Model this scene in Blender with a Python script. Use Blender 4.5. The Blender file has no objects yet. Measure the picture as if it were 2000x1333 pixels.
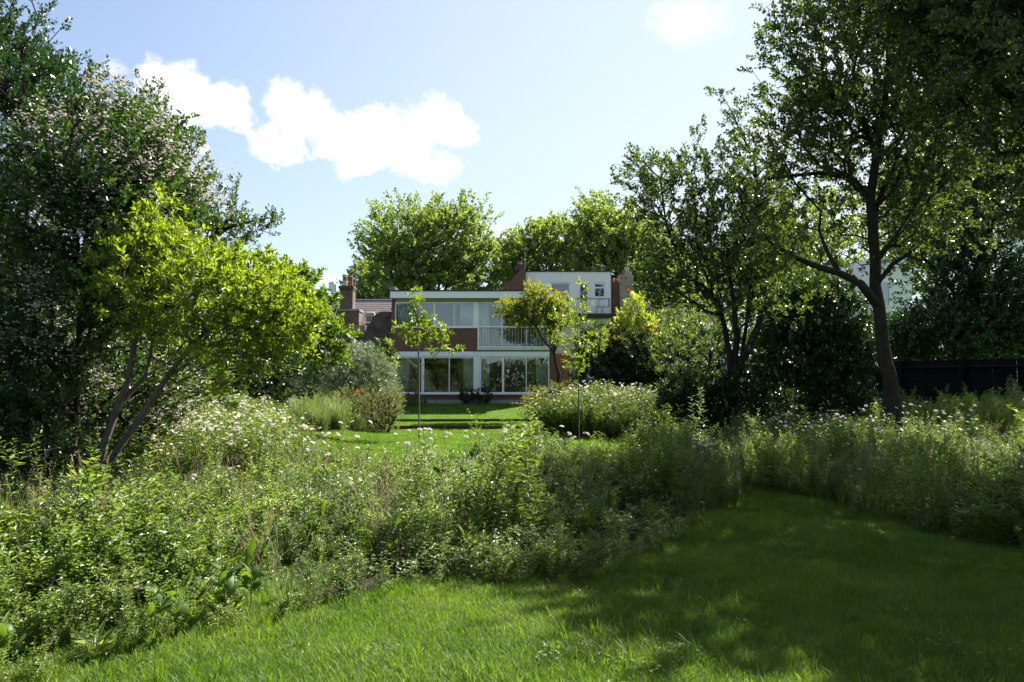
import bpy, math
import numpy as np
from mathutils import Vector, Matrix

# ------------------------------------------------------------------ camera, sky, sun
F, HORIZ, EYE = 1400.0, 755.0, 1.6
PITCH = math.atan((HORIZ - 666.5) / F)
sc = bpy.context.scene
cd = bpy.data.cameras.new('camera'); cam = bpy.data.objects.new('camera', cd)
sc.collection.objects.link(cam); sc.camera = cam
cd.sensor_width = 36; cd.lens = 36 * F / 2000; cd.clip_end = 3000; cd.clip_start = 0.05
cam.location = (0, 0, EYE); cam.rotation_euler = (math.pi / 2 + PITCH, 0, 0)

SUN_AZ, SUN_EL = math.radians(41), math.radians(47)      # azimuth to the right of the view
SKY_STRENGTH, SUN_STRENGTH, EXPOSURE = 0.05, 5.0, 1.72
sd = bpy.data.lights.new('sun', 'SUN'); sun = bpy.data.objects.new('sun', sd)
sc.collection.objects.link(sun)
sd.energy = SUN_STRENGTH; sd.angle = math.radians(0.5); sd.color = (1.0, 0.95, 0.86)
to_sun = Vector((math.sin(SUN_AZ) * math.cos(SUN_EL), math.cos(SUN_AZ) * math.cos(SUN_EL), math.sin(SUN_EL)))
sun.rotation_euler = to_sun.to_track_quat('Z', 'Y').to_euler()
sun.location = (20, 30, 40)
sc.view_settings.view_transform = 'Standard'; sc.view_settings.look = 'None'
sc.view_settings.exposure = EXPOSURE; sc.view_settings.gamma = 1
sc.view_settings.use_curve_mapping = False
sc.cycles.max_bounces = 8; sc.cycles.transparent_max_bounces = 12
sc.cycles.diffuse_bounces = 4; sc.cycles.transmission_bounces = 6; sc.cycles.glossy_bounces = 3

CP, SP = math.cos(PITCH), math.sin(PITCH)
def ray(px, py):
    a, b = (px - 1000) / F, -(py - 666.5) / F
    return np.array([a, CP - b * SP, SP + b * CP])
def P(px, py, d):
    r = ray(px, py); r = r / r[1]
    return np.array([r[0] * d, d, EYE + r[2] * d])

def N(nt, kind, **kw):
    n = nt.nodes.new(kind)
    for k, v in kw.items():
        if k.startswith('i_'):
            key = k[2:]
            n.inputs[int(key) if key.isdigit() else key.replace('_', ' ')].default_value = v
        else:
            setattr(n, k, v)
    return n
def math_n(nt, op, a, b=None, clamp=False):
    n = nt.nodes.new('ShaderNodeMath'); n.operation = op; n.use_clamp = clamp
    for i, v in enumerate((a, b)):
        if v is None: continue
        if isinstance(v, (int, float)): n.inputs[i].default_value = v
        else: nt.links.new(v, n.inputs[i])
    return n.outputs[0]

def ramp(nt, fac, stops):
    r = nt.nodes.new('ShaderNodeValToRGB'); e = r.color_ramp.elements
    while len(e) < len(stops): e.new(.5)
    for i, (pos, c) in enumerate(stops): e[i].position = pos; e[i].color = (*c, 1)
    nt.links.new(fac, r.inputs[0]); return r.outputs[0]

def make_world():
    w = bpy.data.worlds.new('World'); sc.world = w; w.use_nodes = True
    nt = w.node_tree; nt.nodes.clear(); L = nt.links.new
    sky = N(nt, 'ShaderNodeTexSky', sky_type='NISHITA', sun_disc=False)
    sky.sun_elevation = SUN_EL; sky.sun_rotation = SUN_AZ
    sky.air_density = 1.0; sky.dust_density = 0.5; sky.ozone_density = 2.0; sky.altitude = 50
    bg = N(nt, 'ShaderNodeBackground'); bg.inputs[1].default_value = SKY_STRENGTH
    tint = N(nt, 'ShaderNodeMix', data_type='RGBA', blend_type='MULTIPLY'); tint.inputs[0].default_value = 1; tint.inputs[7].default_value = (1.12, 1.16, 1.22, 1)
    L(sky.outputs[0], tint.inputs[6]); L(tint.outputs[2], bg.inputs[0])
    tc = N(nt, 'ShaderNodeTexCoord'); sep = N(nt, 'ShaderNodeSeparateXYZ')
    L(tc.outputs['Generated'], sep.inputs[0])
    az = math_n(nt, 'ARCTAN2', sep.outputs[0], sep.outputs[1]); el = math_n(nt, 'ARCSINE', sep.outputs[2])
    comb = N(nt, 'ShaderNodeCombineXYZ'); L(az, comb.inputs[0]); L(el, comb.inputs[1])
    n1 = N(nt, 'ShaderNodeTexNoise', i_Scale=13.0, i_Detail=9.0, i_Roughness=0.62)
    L(tc.outputs['Generated'], n1.inputs['Vector'])
    n2 = N(nt, 'ShaderNodeTexNoise', i_Scale=5.0, i_Detail=4.0, i_Roughness=0.5)
    L(tc.outputs['Generated'], n2.inputs['Vector'])
    acc = thin = None
    clouds = [(365, 195, 78, 58, 0), (430, 205, 66, 44, 0), (335, 255, 66, 50, 0), (392, 290, 26, 20, .0), (548, 185, 44, 50, 0), (590, 235, 66, 52, 0), (560, 285, 66, 40, 0), (660, 270, 100, 62, 0), (770, 262, 92, 66, 0), (858, 240, 64, 46, 0),
              (800, 320, 80, 50, 0), (700, 320, 70, 34, 0), (1345, 30, 130, 60, .25), (1505, 262, 60, 45, .1),
              (985, 455, 50, 24, .15), (640, 553, 60, 30, .15), (215, 140, 34, 24, .25), (1000, 500, 60, 40, .2),
              (1700, 120, 160, 70, .1), (1850, 420, 200, 70, 0)]
    for (x, y, rx, ry, soft) in clouds:
        r = ray(x, y); r = r / np.linalg.norm(r)
        a0, e0 = math.atan2(r[0], r[1]), math.asin(r[2])
        s = N(nt, 'ShaderNodeVectorMath', operation='SUBTRACT'); L(comb.outputs[0], s.inputs[0]); s.inputs[1].default_value = (a0, e0, 0)
        dv = N(nt, 'ShaderNodeVectorMath', operation='MULTIPLY'); L(s.outputs[0], dv.inputs[0]); dv.inputs[1].default_value = (F / rx / 1.1, F / ry / 1.12, 0)
        ln = N(nt, 'ShaderNodeVectorMath', operation='LENGTH'); L(dv.outputs[0], ln.inputs[0])
        v = math_n(nt, 'SUBTRACT', 1.0 - soft, ln.outputs['Value'])
        if soft: thin = v if thin is None else math_n(nt, 'MAXIMUM', thin, v)
        else: acc = v if acc is None else math_n(nt, 'MAXIMUM', acc, v)
    far = math_n(nt, 'MULTIPLY', math_n(nt, 'SUBTRACT', n2.outputs[0], 0.62), 5.0)   # scattered cumulus round the rest of the sky
    behind = math_n(nt, 'MULTIPLY', math_n(nt, 'SUBTRACT', math_n(nt, 'ABSOLUTE', az), 0.75), 4.0, clamp=True)
    far = math_n(nt, 'SUBTRACT', math_n(nt, 'ADD', far, behind), 1.0)
    acc = math_n(nt, 'MAXIMUM', acc, far)
    nz = math_n(nt, 'MULTIPLY', math_n(nt, 'SUBTRACT', n1.outputs[0], 0.5), 3.4)
    m = math_n(nt, 'ADD', acc, nz)
    mr = N(nt, 'ShaderNodeMapRange', interpolation_type='SMOOTHSTEP'); mr.inputs[1].default_value = -0.02; mr.inputs[2].default_value = 0.5
    L(m, mr.inputs[0])
    up = math_n(nt, 'MULTIPLY', el, 12.0, clamp=True)
    mr2 = N(nt, 'ShaderNodeMapRange', interpolation_type='SMOOTHSTEP'); mr2.inputs[1].default_value = -0.1; mr2.inputs[2].default_value = 1.1; mr2.inputs[4].default_value = .75
    L(math_n(nt, 'ADD', thin, nz), mr2.inputs[0])
    mask = math_n(nt, 'MULTIPLY', math_n(nt, 'MAXIMUM', mr.outputs[0], mr2.outputs[0]), up)
    # thin veil that pales the blue towards the horizon and the sun
    veil = N(nt, 'ShaderNodeMapRange', interpolation_type='SMOOTHSTEP'); L(el, veil.inputs[0])
    veil.inputs[1].default_value = 0.62; veil.inputs[2].default_value = 0.0; veil.inputs[3].default_value = 0.06; veil.inputs[4].default_value = 0.5
    dt = N(nt, 'ShaderNodeVectorMath', operation='DOT_PRODUCT'); L(tc.outputs['Generated'], dt.inputs[0]); dt.inputs[1].default_value = tuple(to_sun)
    au = N(nt, 'ShaderNodeMapRange', interpolation_type='SMOOTHSTEP'); L(dt.outputs['Value'], au.inputs[0])
    au.inputs[1].default_value = .35; au.inputs[2].default_value = 1.0; au.inputs[3].default_value = 0; au.inputs[4].default_value = .6
    vb = N(nt, 'ShaderNodeBackground'); vb.inputs[0].default_value = (.86, .94, 1, 1); vb.inputs[1].default_value = .34
    mv = N(nt, 'ShaderNodeMixShader'); L(math_n(nt, 'ADD', veil.outputs[0], au.outputs[0], clamp=True), mv.inputs[0]); L(bg.outputs[0], mv.inputs[1]); L(vb.outputs[0], mv.inputs[2])
    cb = N(nt, 'ShaderNodeBackground'); n3 = N(nt, 'ShaderNodeTexNoise', i_Scale=17.0, i_Detail=6.0); L(tc.outputs['Generated'], n3.inputs['Vector'])
    L(ramp(nt, n3.outputs[0], [(.34, (.86, .88, .92)), (.5, (1, 1, 1))]), cb.inputs[0]); cb.inputs[1].default_value = 0.4
    mx = N(nt, 'ShaderNodeMixShader'); L(mask, mx.inputs[0]); L(mv.outputs[0], mx.inputs[1]); L(cb.outputs[0], mx.inputs[2])
    o = N(nt, 'ShaderNodeOutputWorld'); L(mx.outputs[0], o.inputs[0])
make_world()

# ------------------------------------------------------------------ helpers
C = sc.collection
rng = np.random.default_rng(7)
def nrm(v):
    v = np.asarray(v, float); return v / np.maximum(np.linalg.norm(v, axis=-1, keepdims=True), 1e-9)
def tag(o, label=None, cat=None, group=None, kind=None):
    if label: o['label'] = label
    if cat: o['category'] = cat
    if group: o['group'] = group
    if kind: o['kind'] = kind
    return o
def empty(name, loc, label, cat, group=None, rz=0):
    o = bpy.data.objects.new(name, None); C.objects.link(o)
    o.location = tuple(float(c) for c in loc); o.rotation_euler = (0, 0, rz); o.empty_display_size = .2
    return tag(o, label, cat, group)
def raw_mesh(name, V, polys, mats, mi=None, smooth=False):
    """V (n,3); polys: (m,k) array of same-size faces or list"""
    me = bpy.data.meshes.new(name)
    V = np.ascontiguousarray(V, dtype=np.float32)
    if isinstance(polys, np.ndarray):
        m, k = polys.shape
        me.vertices.add(len(V)); me.vertices.foreach_set('co', V.ravel())
        me.loops.add(m * k); me.loops.foreach_set('vertex_index', polys.astype(np.int32).ravel())
        me.polygons.add(m); me.polygons.foreach_set('loop_start', np.arange(0, m * k, k, dtype=np.int32))
        try: me.polygons.foreach_set('loop_total', np.full(m, k, dtype=np.int32))
        except Exception: pass
    else:
        me.from_pydata([tuple(map(float, v)) for v in V], [], polys)
    for mt in mats: me.materials.append(mt)
    if mi is not None: me.polygons.foreach_set('material_index', np.asarray(mi, dtype=np.int32))
    me.update(calc_edges=True)
    me.polygons.foreach_set('use_smooth', [smooth] * len(me.polygons))
    return me
def link(name, me, parent=None):
    """mesh data is in world coords; a parent sits at its own location with no rotation"""
    o = bpy.data.objects.new(name, me); C.objects.link(o)
    if parent is not None:
        o.parent = parent
        o.matrix_parent_inverse = world_m(parent).inverted()
    return o
def world_m(o):
    m = o.matrix_parent_inverse @ Matrix.LocRotScale(o.location, o.rotation_euler, o.scale) if o.parent else Matrix.LocRotScale(o.location, o.rotation_euler, o.scale)
    return world_m(o.parent) @ m if o.parent else m

class MB:
    def __init__(s): s.v = []; s.f = []
    def box(s, x0, x1, y0, y1, z0, z1):
        x0, x1 = sorted((x0, x1)); y0, y1 = sorted((y0, y1)); z0, z1 = sorted((z0, z1))
        b = len(s.v)
        s.v += [(x, y, z) for z in (z0, z1) for x, y in ((x0, y0), (x1, y0), (x1, y1), (x0, y1))]
        s.f += [tuple(b + i for i in q) for q in ((3, 2, 1, 0), (4, 5, 6, 7), (0, 1, 5, 4), (1, 2, 6, 5), (2, 3, 7, 6), (3, 0, 4, 7))]
        return s
    def prism(s, pts, y0, y1):
        """polygon in x,z (counter-clockwise seen from the front) extruded in y"""
        b = len(s.v); n = len(pts)
        s.v += [(x, y0, z) for x, z in pts] + [(x, y1, z) for x, z in pts]
        s.f.append(tuple(b + i for i in range(n))); s.f.append(tuple(b + n + i for i in reversed(range(n))))
        for i in range(n):
            j = (i + 1) % n; s.f.append((b + j, b + i, b + n + i, b + n + j))
        return s
    def tube(s, pts, rad, k=6, cap=True):
        pts = [np.asarray(p, float) for p in pts]
        if not hasattr(rad, '__len__'): rad = [rad] * len(pts)
        b = len(s.v); n = len(pts)
        for i, p in enumerate(pts):
            d = nrm((pts[min(i + 1, n - 1)] - pts[max(i - 1, 0)]))
            ref = np.array([0, 0, 1.]) if abs(d[2]) < .9 else np.array([0, 1., 0])
            u = nrm(np.cross(d, ref)); w = np.cross(u, d)
            for j in range(k):
                a = 2 * math.pi * j / k
                s.v.append(tuple(p + rad[i] * (math.cos(a) * u + math.sin(a) * w)))
        for i in range(n - 1):
            for j in range(k):
                q = (j + 1) % k
                s.f.append((b + i * k + j, b + (i + 1) * k + j, b + (i + 1) * k + q, b + i * k + q))
        if cap:
            s.f.append(tuple(b + j for j in range(k))); s.f.append(tuple(b + (n - 1) * k + j for j in reversed(range(k))))
        return s
    def add(s, V, Fs):
        b = len(s.v); s.v += [tuple(v) for v in V]; s.f += [tuple(b + i for i in f) for f in Fs]; return s
    def mesh(s, name, mat, smooth=False):
        return raw_mesh(name, np.array(s.v), s.f, [mat] if not isinstance(mat, list) else mat, None, smooth)
    def build(s, name, mat, parent=None, smooth=False, bevel=0):
        o = link(name, s.mesh(name, mat, smooth), parent)
        if bevel:
            m = o.modifiers.new('edge', 'BEVEL'); m.width = bevel; m.segments = 1; m.limit_method = 'ANGLE'
        return o

# ------------------------------------------------------------------ materials
def mat_base(name):
    m = bpy.data.materials.new(name); m.use_nodes = True; nt = m.node_tree
    p = nt.nodes['Principled BSDF']; return m, nt, p
def plain(name, col, rough=.6, spec=.5, var=.12, scale=6., bump=.0, metal=0, bscale=None):
    m, nt, p = mat_base(name); L = nt.links.new
    tc = N(nt, 'ShaderNodeTexCoord')
    n = N(nt, 'ShaderNodeTexNoise', i_Scale=scale, i_Detail=6.0, i_Roughness=.65); L(tc.outputs['Object'], n.inputs['Vector'])
    c = np.array(col)
    L(ramp(nt, n.outputs[0], [(.25, tuple(c * (1 - var * 1.6))), (.5, tuple(c)), (.75, tuple(np.minimum(c * (1 + var), 1)))]), p.inputs['Base Color'])
    p.inputs['Roughness'].default_value = rough; p.inputs['Metallic'].default_value = metal
    p.inputs['Specular IOR Level'].default_value = spec
    if bump:
        n2 = N(nt, 'ShaderNodeTexNoise', i_Scale=bscale or scale * 6, i_Detail=5.0); L(tc.outputs['Object'], n2.inputs['Vector'])
        b = N(nt, 'ShaderNodeBump', i_Strength=bump, i_Distance=.02); L(n2.outputs[0], b.inputs['Height']); L(b.outputs[0], p.inputs['Normal'])
    return m
def leaf_mat(name, cols, transl=.42, rough=.38, spec=.5, tcol=None, patch=.5):
    m, nt, p = mat_base(name); L = nt.links.new
    g = N(nt, 'ShaderNodeNewGeometry'); oi = N(nt, 'ShaderNodeObjectInfo'); tc = N(nt, 'ShaderNodeTexCoord')
    n = N(nt, 'ShaderNodeTexNoise', i_Scale=1.3, i_Detail=3.0); L(g.outputs['Position'], n.inputs['Vector'])
    f = math_n(nt, 'ADD', math_n(nt, 'MULTIPLY', g.outputs['Random Per Island'], .55), math_n(nt, 'MULTIPLY', math_n(nt, 'SUBTRACT', n.outputs[0], .25), patch * 1.4))
    f = math_n(nt, 'ADD', f, math_n(nt, 'MULTIPLY', oi.outputs['Random'], .12))
    st = [(i / (len(cols) - 1) * .9 + .02, c) for i, c in enumerate(cols)]
    col = ramp(nt, f, st)
    L(col, p.inputs['Base Color'])
    p.inputs['Roughness'].default_value = rough; p.inputs['Specular IOR Level'].default_value = spec
    tr = N(nt, 'ShaderNodeBsdfTranslucent')
    mxc = N(nt, 'ShaderNodeMix', data_type='RGBA', blend_type='MULTIPLY'); mxc.inputs[0].default_value = 1
    L(col, mxc.inputs[6]); mxc.inputs[7].default_value = (*(tcol or (2.3, 2.4, .8)), 1); L(mxc.outputs[2], tr.inputs[0])
    mx = N(nt, 'ShaderNodeMixShader'); mx.inputs[0].default_value = transl
    L(p.outputs[0], mx.inputs[1]); L(tr.outputs[0], mx.inputs[2])
    L(mx.outputs[0], nt.nodes['Material Output'].inputs[0])
    return m
def brick_mat(name, c1, c2, mortar, scale=1., stain=.4, bump=.5):
    m, nt, p = mat_base(name); L = nt.links.new
    g = N(nt, 'ShaderNodeNewGeometry'); s = N(nt, 'ShaderNodeSeparateXYZ'); L(g.outputs['Position'], s.inputs[0])
    cb = N(nt, 'ShaderNodeCombineXYZ'); L(math_n(nt, 'ADD', s.outputs[0], s.outputs[1]), cb.inputs[0]); L(s.outputs[2], cb.inputs[1])
    b = N(nt, 'ShaderNodeTexBrick', i_Scale=1.0); L(cb.outputs[0], b.inputs['Vector'])
    b.inputs['Color1'].default_value = (*c1, 1); b.inputs['Color2'].default_value = (*c2, 1); b.inputs['Mortar'].default_value = (*mortar, 1)
    b.inputs['Mortar Size'].default_value = .009 * scale; b.inputs['Brick Width'].default_value = .225 * scale; b.inputs['Row Height'].default_value = .075 * scale
    b.inputs['Bias'].default_value = -.1
    n = N(nt, 'ShaderNodeTexNoise', i_Scale=1.6, i_Detail=8.0, i_Roughness=.7); L(g.outputs['Position'], n.inputs['Vector'])
    mx = N(nt, 'ShaderNodeMix', data_type='RGBA', blend_type='MULTIPLY'); mx.inputs[0].default_value = 1
    L(b.outputs[0], mx.inputs[6]); L(ramp(nt, n.outputs[0], [(.3, (1 - stain,) * 3), (.6, (1.05,) * 3)]), mx.inputs[7])
    L(mx.outputs[2], p.inputs['Base Color']); p.inputs['Roughness'].default_value = .85
    bp = N(nt, 'ShaderNodeBump', i_Strength=bump, i_Distance=.015, invert=True); L(b.outputs['Fac'], bp.inputs['Height']); L(bp.outputs[0], p.inputs['Normal'])
    return m
def glass_mat():
    m, nt, p = mat_base('window_glass'); L = nt.links.new
    t = N(nt, 'ShaderNodeBsdfTransparent'); t.inputs[0].default_value = (.88, .92, .9, 1)
    gl = N(nt, 'ShaderNodeBsdfGlossy'); gl.inputs['Roughness'].default_value = .01; gl.inputs[0].default_value = (.95, .97, 1, 1)
    fr = N(nt, 'ShaderNodeFresnel', i_IOR=1.5)
    f = math_n(nt, 'ADD', math_n(nt, 'MULTIPLY', fr.outputs[0], 1.3), .035, clamp=True)
    mx = N(nt, 'ShaderNodeMixShader'); L(f, mx.inputs[0]); L(t.outputs[0], mx.inputs[1]); L(gl.outputs[0], mx.inputs[2])
    L(mx.outputs[0], nt.nodes['Material Output'].inputs[0]); return m
M = dict(
    white_paint=plain('white_paint', (.83, .8, .81), .45, var=.07, scale=1.7),
    render=plain('white_render', (.8, .765, .76), .8, var=.05, scale=1.5, bump=.2),
    pink_render=plain('pinkish_render', (.5, .4, .36), .85, var=.1, scale=2, bump=.2),
    stain_render=plain('stained_render', (.27, .22, .18), .9, var=.35, scale=2.2, bump=.3),
    felt=plain('roof_felt', (.03, .03, .032), .8),
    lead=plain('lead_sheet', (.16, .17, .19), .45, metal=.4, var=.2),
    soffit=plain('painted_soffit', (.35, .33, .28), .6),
    steel=plain('galvanised_steel', (.4, .4, .4), .4, metal=.7, var=.15),
    corten=plain('weathered_steel', (.11, .045, .03), .75, var=.3, scale=9, bump=.2),
    black_wood=plain('black_stained_timber', (.007, .007, .0075), .8, spec=.12, var=.45, scale=12, bump=.5, bscale=60),
    post_wood=plain('reddish_post', (.14, .06, .04), .75, var=.3, bump=.3),
    bark=plain('rough_bark', (.036, .029, .023), .9, spec=.2, var=.4, scale=9, bump=1., bscale=30),
    bark_pale=plain('smooth_grey_bark', (.13, .105, .085), .85, spec=.2, var=.35, scale=14, bump=.8, bscale=40),
    concrete=plain('pale_concrete', (.32, .29, .25), .9, var=.25, scale=5, bump=.3),
    slate=plain('grey_purple_slate', (.11, .088, .09), .5, var=.35, scale=3.5, bump=.3),
    terracotta=plain('terracotta', (.3, .1, .06), .8, var=.2),
    orange_tile=plain('orange_clay_tile', (.5, .13, .05), .8, var=.2),
    buff=plain('buff_clay', (.45, .38, .3), .8, var=.15),
    dark_metal=plain('black_iron', (.015, .015, .017), .5),
    interior=plain('interior_wall', (.4, .33, .31), .9, var=.05),
    floor_in=plain('interior_floor', (.14, .09, .05), .6),
    curtain=plain('curtain_cloth', (.78, .8, .78), .9, var=.04),
    curtain_green=plain('net_curtain_cloth', (.68, .7, .62), .9, var=.06),
    orange_cloth=plain('orange_curtain', (.5, .2, .07), .9, var=.1),
    teal_cloth=plain('bed_cover', (.28, .4, .38), .9, var=.1),
    brown_wood=plain('varnished_wood', (.2, .09, .04), .5),
    alarm=plain('orange_plastic', (.75, .25, .03), .4, var=.03),
    alarm_c=plain('blue_plastic', (.35, .33, .45), .4, var=.03),
    mast=plain('mast_grey', (.42, .44, .46), .5, var=.05),
    soil=plain('garden_soil', (.035, .026, .018), .95, spec=.1, var=.4, scale=12, bump=.8, bscale=40),
    brick_dark=brick_mat('dark_red_brick', (.2, .08, .05), (.135, .056, .04), (.11, .085, .07), stain=.25),
    brick_old=brick_mat('sooty_stock_brick', (.12, .08, .055), (.06, .045, .035), (.10, .085, .07), stain=.6),
    brick_brown=brick_mat('brown_stock_brick', (.17, .10, .065), (.11, .065, .045), (.15, .12, .1), stain=.45),
    brick_orange=brick_mat('orange_red_brick', (.36, .11, .05), (.27, .08, .04), (.25, .15, .1), stain=.3),
    glass=glass_mat(),
    petal=None,
)
def petal_mat(name, col, tr=.35):
    m, nt, p = mat_base(name); L = nt.links.new
    p.inputs['Base Color'].default_value = (*col, 1); p.inputs['Roughness'].default_value = .6; p.inputs['Specular IOR Level'].default_value = .25
    t = N(nt, 'ShaderNodeBsdfTranslucent'); t.inputs[0].default_value = (*col, 1)
    mx = N(nt, 'ShaderNodeMixShader'); mx.inputs[0].default_value = tr
    L(p.outputs[0], mx.inputs[1]); L(t.outputs[0], mx.inputs[2]); L(mx.outputs[0], nt.nodes['Material Output'].inputs[0]); return m
M['petal'] = petal_mat('white_petal', (.82, .8, .78))
M['cream'] = petal_mat('cream_flower', (.62, .55, .5))
M['bramble_flower'] = petal_mat('pale_bramble_flower', (.55, .49, .41))
M['pink'] = petal_mat('clover_pink', (.5, .16, .3))
M['magenta'] = petal_mat('magenta_flower', (.45, .06, .3))
M['yellow'] = petal_mat('yellow_flower', (.85, .5, .02))
M['red'] = petal_mat('red_petal', (.8, .04, .02))
M['blue'] = petal_mat('blue_petal', (.12, .12, .7))
M['seed'] = petal_mat('straw_seed', (.42, .33, .2))
M['grass_seed'] = petal_mat('pinkish_seed', (.26, .2, .13))
LM = dict(
    grass=leaf_mat('lawn_blades', [(.034, .078, .006), (.07, .13, .011), (.135, .185, .032)], .46, .5, .3, tcol=(2.1, 2.3, .6), patch=.8),
    meadow=leaf_mat('meadow_leaf', [(.034, .075, .014), (.105, .17, .034), (.25, .295, .085)], .44, .43, .5, tcol=(2.05, 2.05, .75)),
    grey=leaf_mat('greyish_meadow_leaf', [(.075, .115, .045), (.14, .185, .08), (.26, .3, .16)], .33, .45, tcol=(1.5, 1.7, 1.)),
    dock=leaf_mat('dock_leaf', [(.04, .09, .015), (.085, .145, .03)], .42, .5, .35, tcol=(2.4, 2.2, .6)),
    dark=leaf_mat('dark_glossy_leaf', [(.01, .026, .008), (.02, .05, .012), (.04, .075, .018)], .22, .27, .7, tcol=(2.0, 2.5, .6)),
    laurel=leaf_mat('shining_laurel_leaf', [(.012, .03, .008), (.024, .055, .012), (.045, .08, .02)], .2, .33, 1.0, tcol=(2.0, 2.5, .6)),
    bramble=leaf_mat('bramble_leaf', [(.016, .036, .01), (.032, .065, .015), (.06, .1, .025)], .28, .33, .6, tcol=(2.2, 2.5, .6)),
    apple=leaf_mat('apple_leaf', [(.024, .042, .013), (.046, .072, .022), (.09, .12, .042)], .4, .34, .75, tcol=(2.3, 2.5, .6)),
    bright=leaf_mat('bright_green_leaf', [(.046, .09, .013), (.105, .16, .023), (.2, .25, .055)], .43, .36, .5, tcol=(2.6, 2.5, .5)),
    mulberry=leaf_mat('fresh_green_leaf', [(.032, .07, .012), (.065, .115, .02), (.115, .17, .035)], .36, .36, .5, tcol=(2.8, 2.6, .5)),
    silver=leaf_mat('silvery_narrow_leaf', [(.07, .1, .05), (.16, .2, .115), (.32, .35, .25)], .25, .33, .8, tcol=(1.5, 1.7, 1.)),
    plane=leaf_mat('plane_tree_leaf', [(.06, .095, .03), (.115, .155, .05), (.19, .225, .09)], .46, .42, .5, tcol=(2.3, 2.4, .8)),
    maple=leaf_mat('bronze_green_leaf', [(.05, .085, .012), (.1, .135, .02), (.24, .2, .04)], .55, .45, .4, tcol=(2.6, 2.4, .7)),
    golden=leaf_mat('golden_leaf', [(.16, .22, .03), (.4, .42, .08), (.62, .6, .16)], .4, .45, .4, tcol=(1.25, 1.5, .5)),
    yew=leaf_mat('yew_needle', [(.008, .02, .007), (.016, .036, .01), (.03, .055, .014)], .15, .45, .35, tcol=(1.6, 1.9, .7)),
    yewtip=leaf_mat('young_yew_needle', [(.06, .1, .012), (.1, .15, .02)], .35, .45, .35, tcol=(1.8, 2.0, .7)),
    spirea=leaf_mat('olive_gold_leaf', [(.06, .085, .028), (.14, .155, .055), (.27, .25, .11)], .4, .45, .4, tcol=(1.7, 1.6, .7)),
    ornamental=leaf_mat('fine_grass_leaf', [(.08, .12, .04), (.13, .18, .06), (.22, .25, .11)], .4, .45, .4, tcol=(1.7, 1.8, .9)),
    stem=leaf_mat('green_stem', [(.05, .08, .02), (.09, .12, .03)], .1, .5, .3),
)

# ------------------------------------------------------------------ ground
def sst(a, b, x):
    t = np.clip((x - a) / (b - a), 0, 1); return t * t * (3 - 2 * t)
def gz(x, y):
    x = np.asarray(x, float); y = np.asarray(y, float)
    z = .03 * np.sin(x * .9 + 1.3) * np.sin(y * .55) + .015 * np.sin(x * 2.3 + y * 1.7)
    z = z * (1 - sst(24, 27, y))
    z = z + .35 * sst(3.5, 7, -x) * sst(9, 14, y) * (1 - sst(24, 27, y))
    z = z + .72 * sst(5.2, 11, x) * sst(10, 18, y) * (1 - sst(27.5, 31, y))
    z = z + .42 * np.exp(-((x - 2.9) / 1.7) ** 2 - ((y - 23.4) / 1.6) ** 2)
    z = z + .12 * (y > 27.002) + .12 * (y > 30.002) + .5 * sst(30, 37.5, y) * (y > 30.002)
    return z
def make_ground():
    xs = np.concatenate([[-1500, -400, -120, -50], np.arange(-24, 24.01, .5), [50, 120, 400, 1500]])
    ys = np.concatenate([[-1500, -300, -60, -20], np.arange(-8, 27, .5), [27.0, 27.004], np.arange(27.5, 30, .5), [30.0, 30.004], np.arange(30.5, 44, .5), [60, 120, 400, 2500]])
    X, Y = np.meshgrid(xs, ys)
    V = np.stack([X, Y, gz(X, Y)], -1).reshape(-1, 3)
    nx = len(xs); i, j = np.meshgrid(np.arange(nx - 1), np.arange(len(ys) - 1))
    b = (j * nx + i).ravel(); Fc = np.stack([b, b + 1, b + nx + 1, b + nx], 1)
    m, nt, p = mat_base('lawn_turf'); L = nt.links.new
    g = N(nt, 'ShaderNodeNewGeometry')
    n = N(nt, 'ShaderNodeTexNoise', i_Scale=.7, i_Detail=6.0); L(g.outputs['Position'], n.inputs['Vector'])
    n2 = N(nt, 'ShaderNodeTexNoise', i_Scale=45.0, i_Detail=4.0); L(g.outputs['Position'], n2.inputs['Vector'])
    f = math_n(nt, 'ADD', math_n(nt, 'MULTIPLY', n.outputs[0], .5), math_n(nt, 'MULTIPLY', n2.outputs[0], .5))
    L(ramp(nt, f, [(.32, (.03, .07, .008)), (.5, (.06, .13, .014)), (.68, (.12, .19, .03))]), p.inputs['Base Color'])
    p.inputs['Roughness'].default_value = .8; p.inputs['Specular IOR Level'].default_value = .2
    bp = N(nt, 'ShaderNodeBump', i_Strength=1.0, i_Distance=.04); L(n2.outputs[0], bp.inputs['Height']); L(bp.outputs[0], p.inputs['Normal'])
    o = link('lawn', raw_mesh('lawn', V, Fc, [m], smooth=False)); tag(o, kind='structure')
make_ground()

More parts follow.
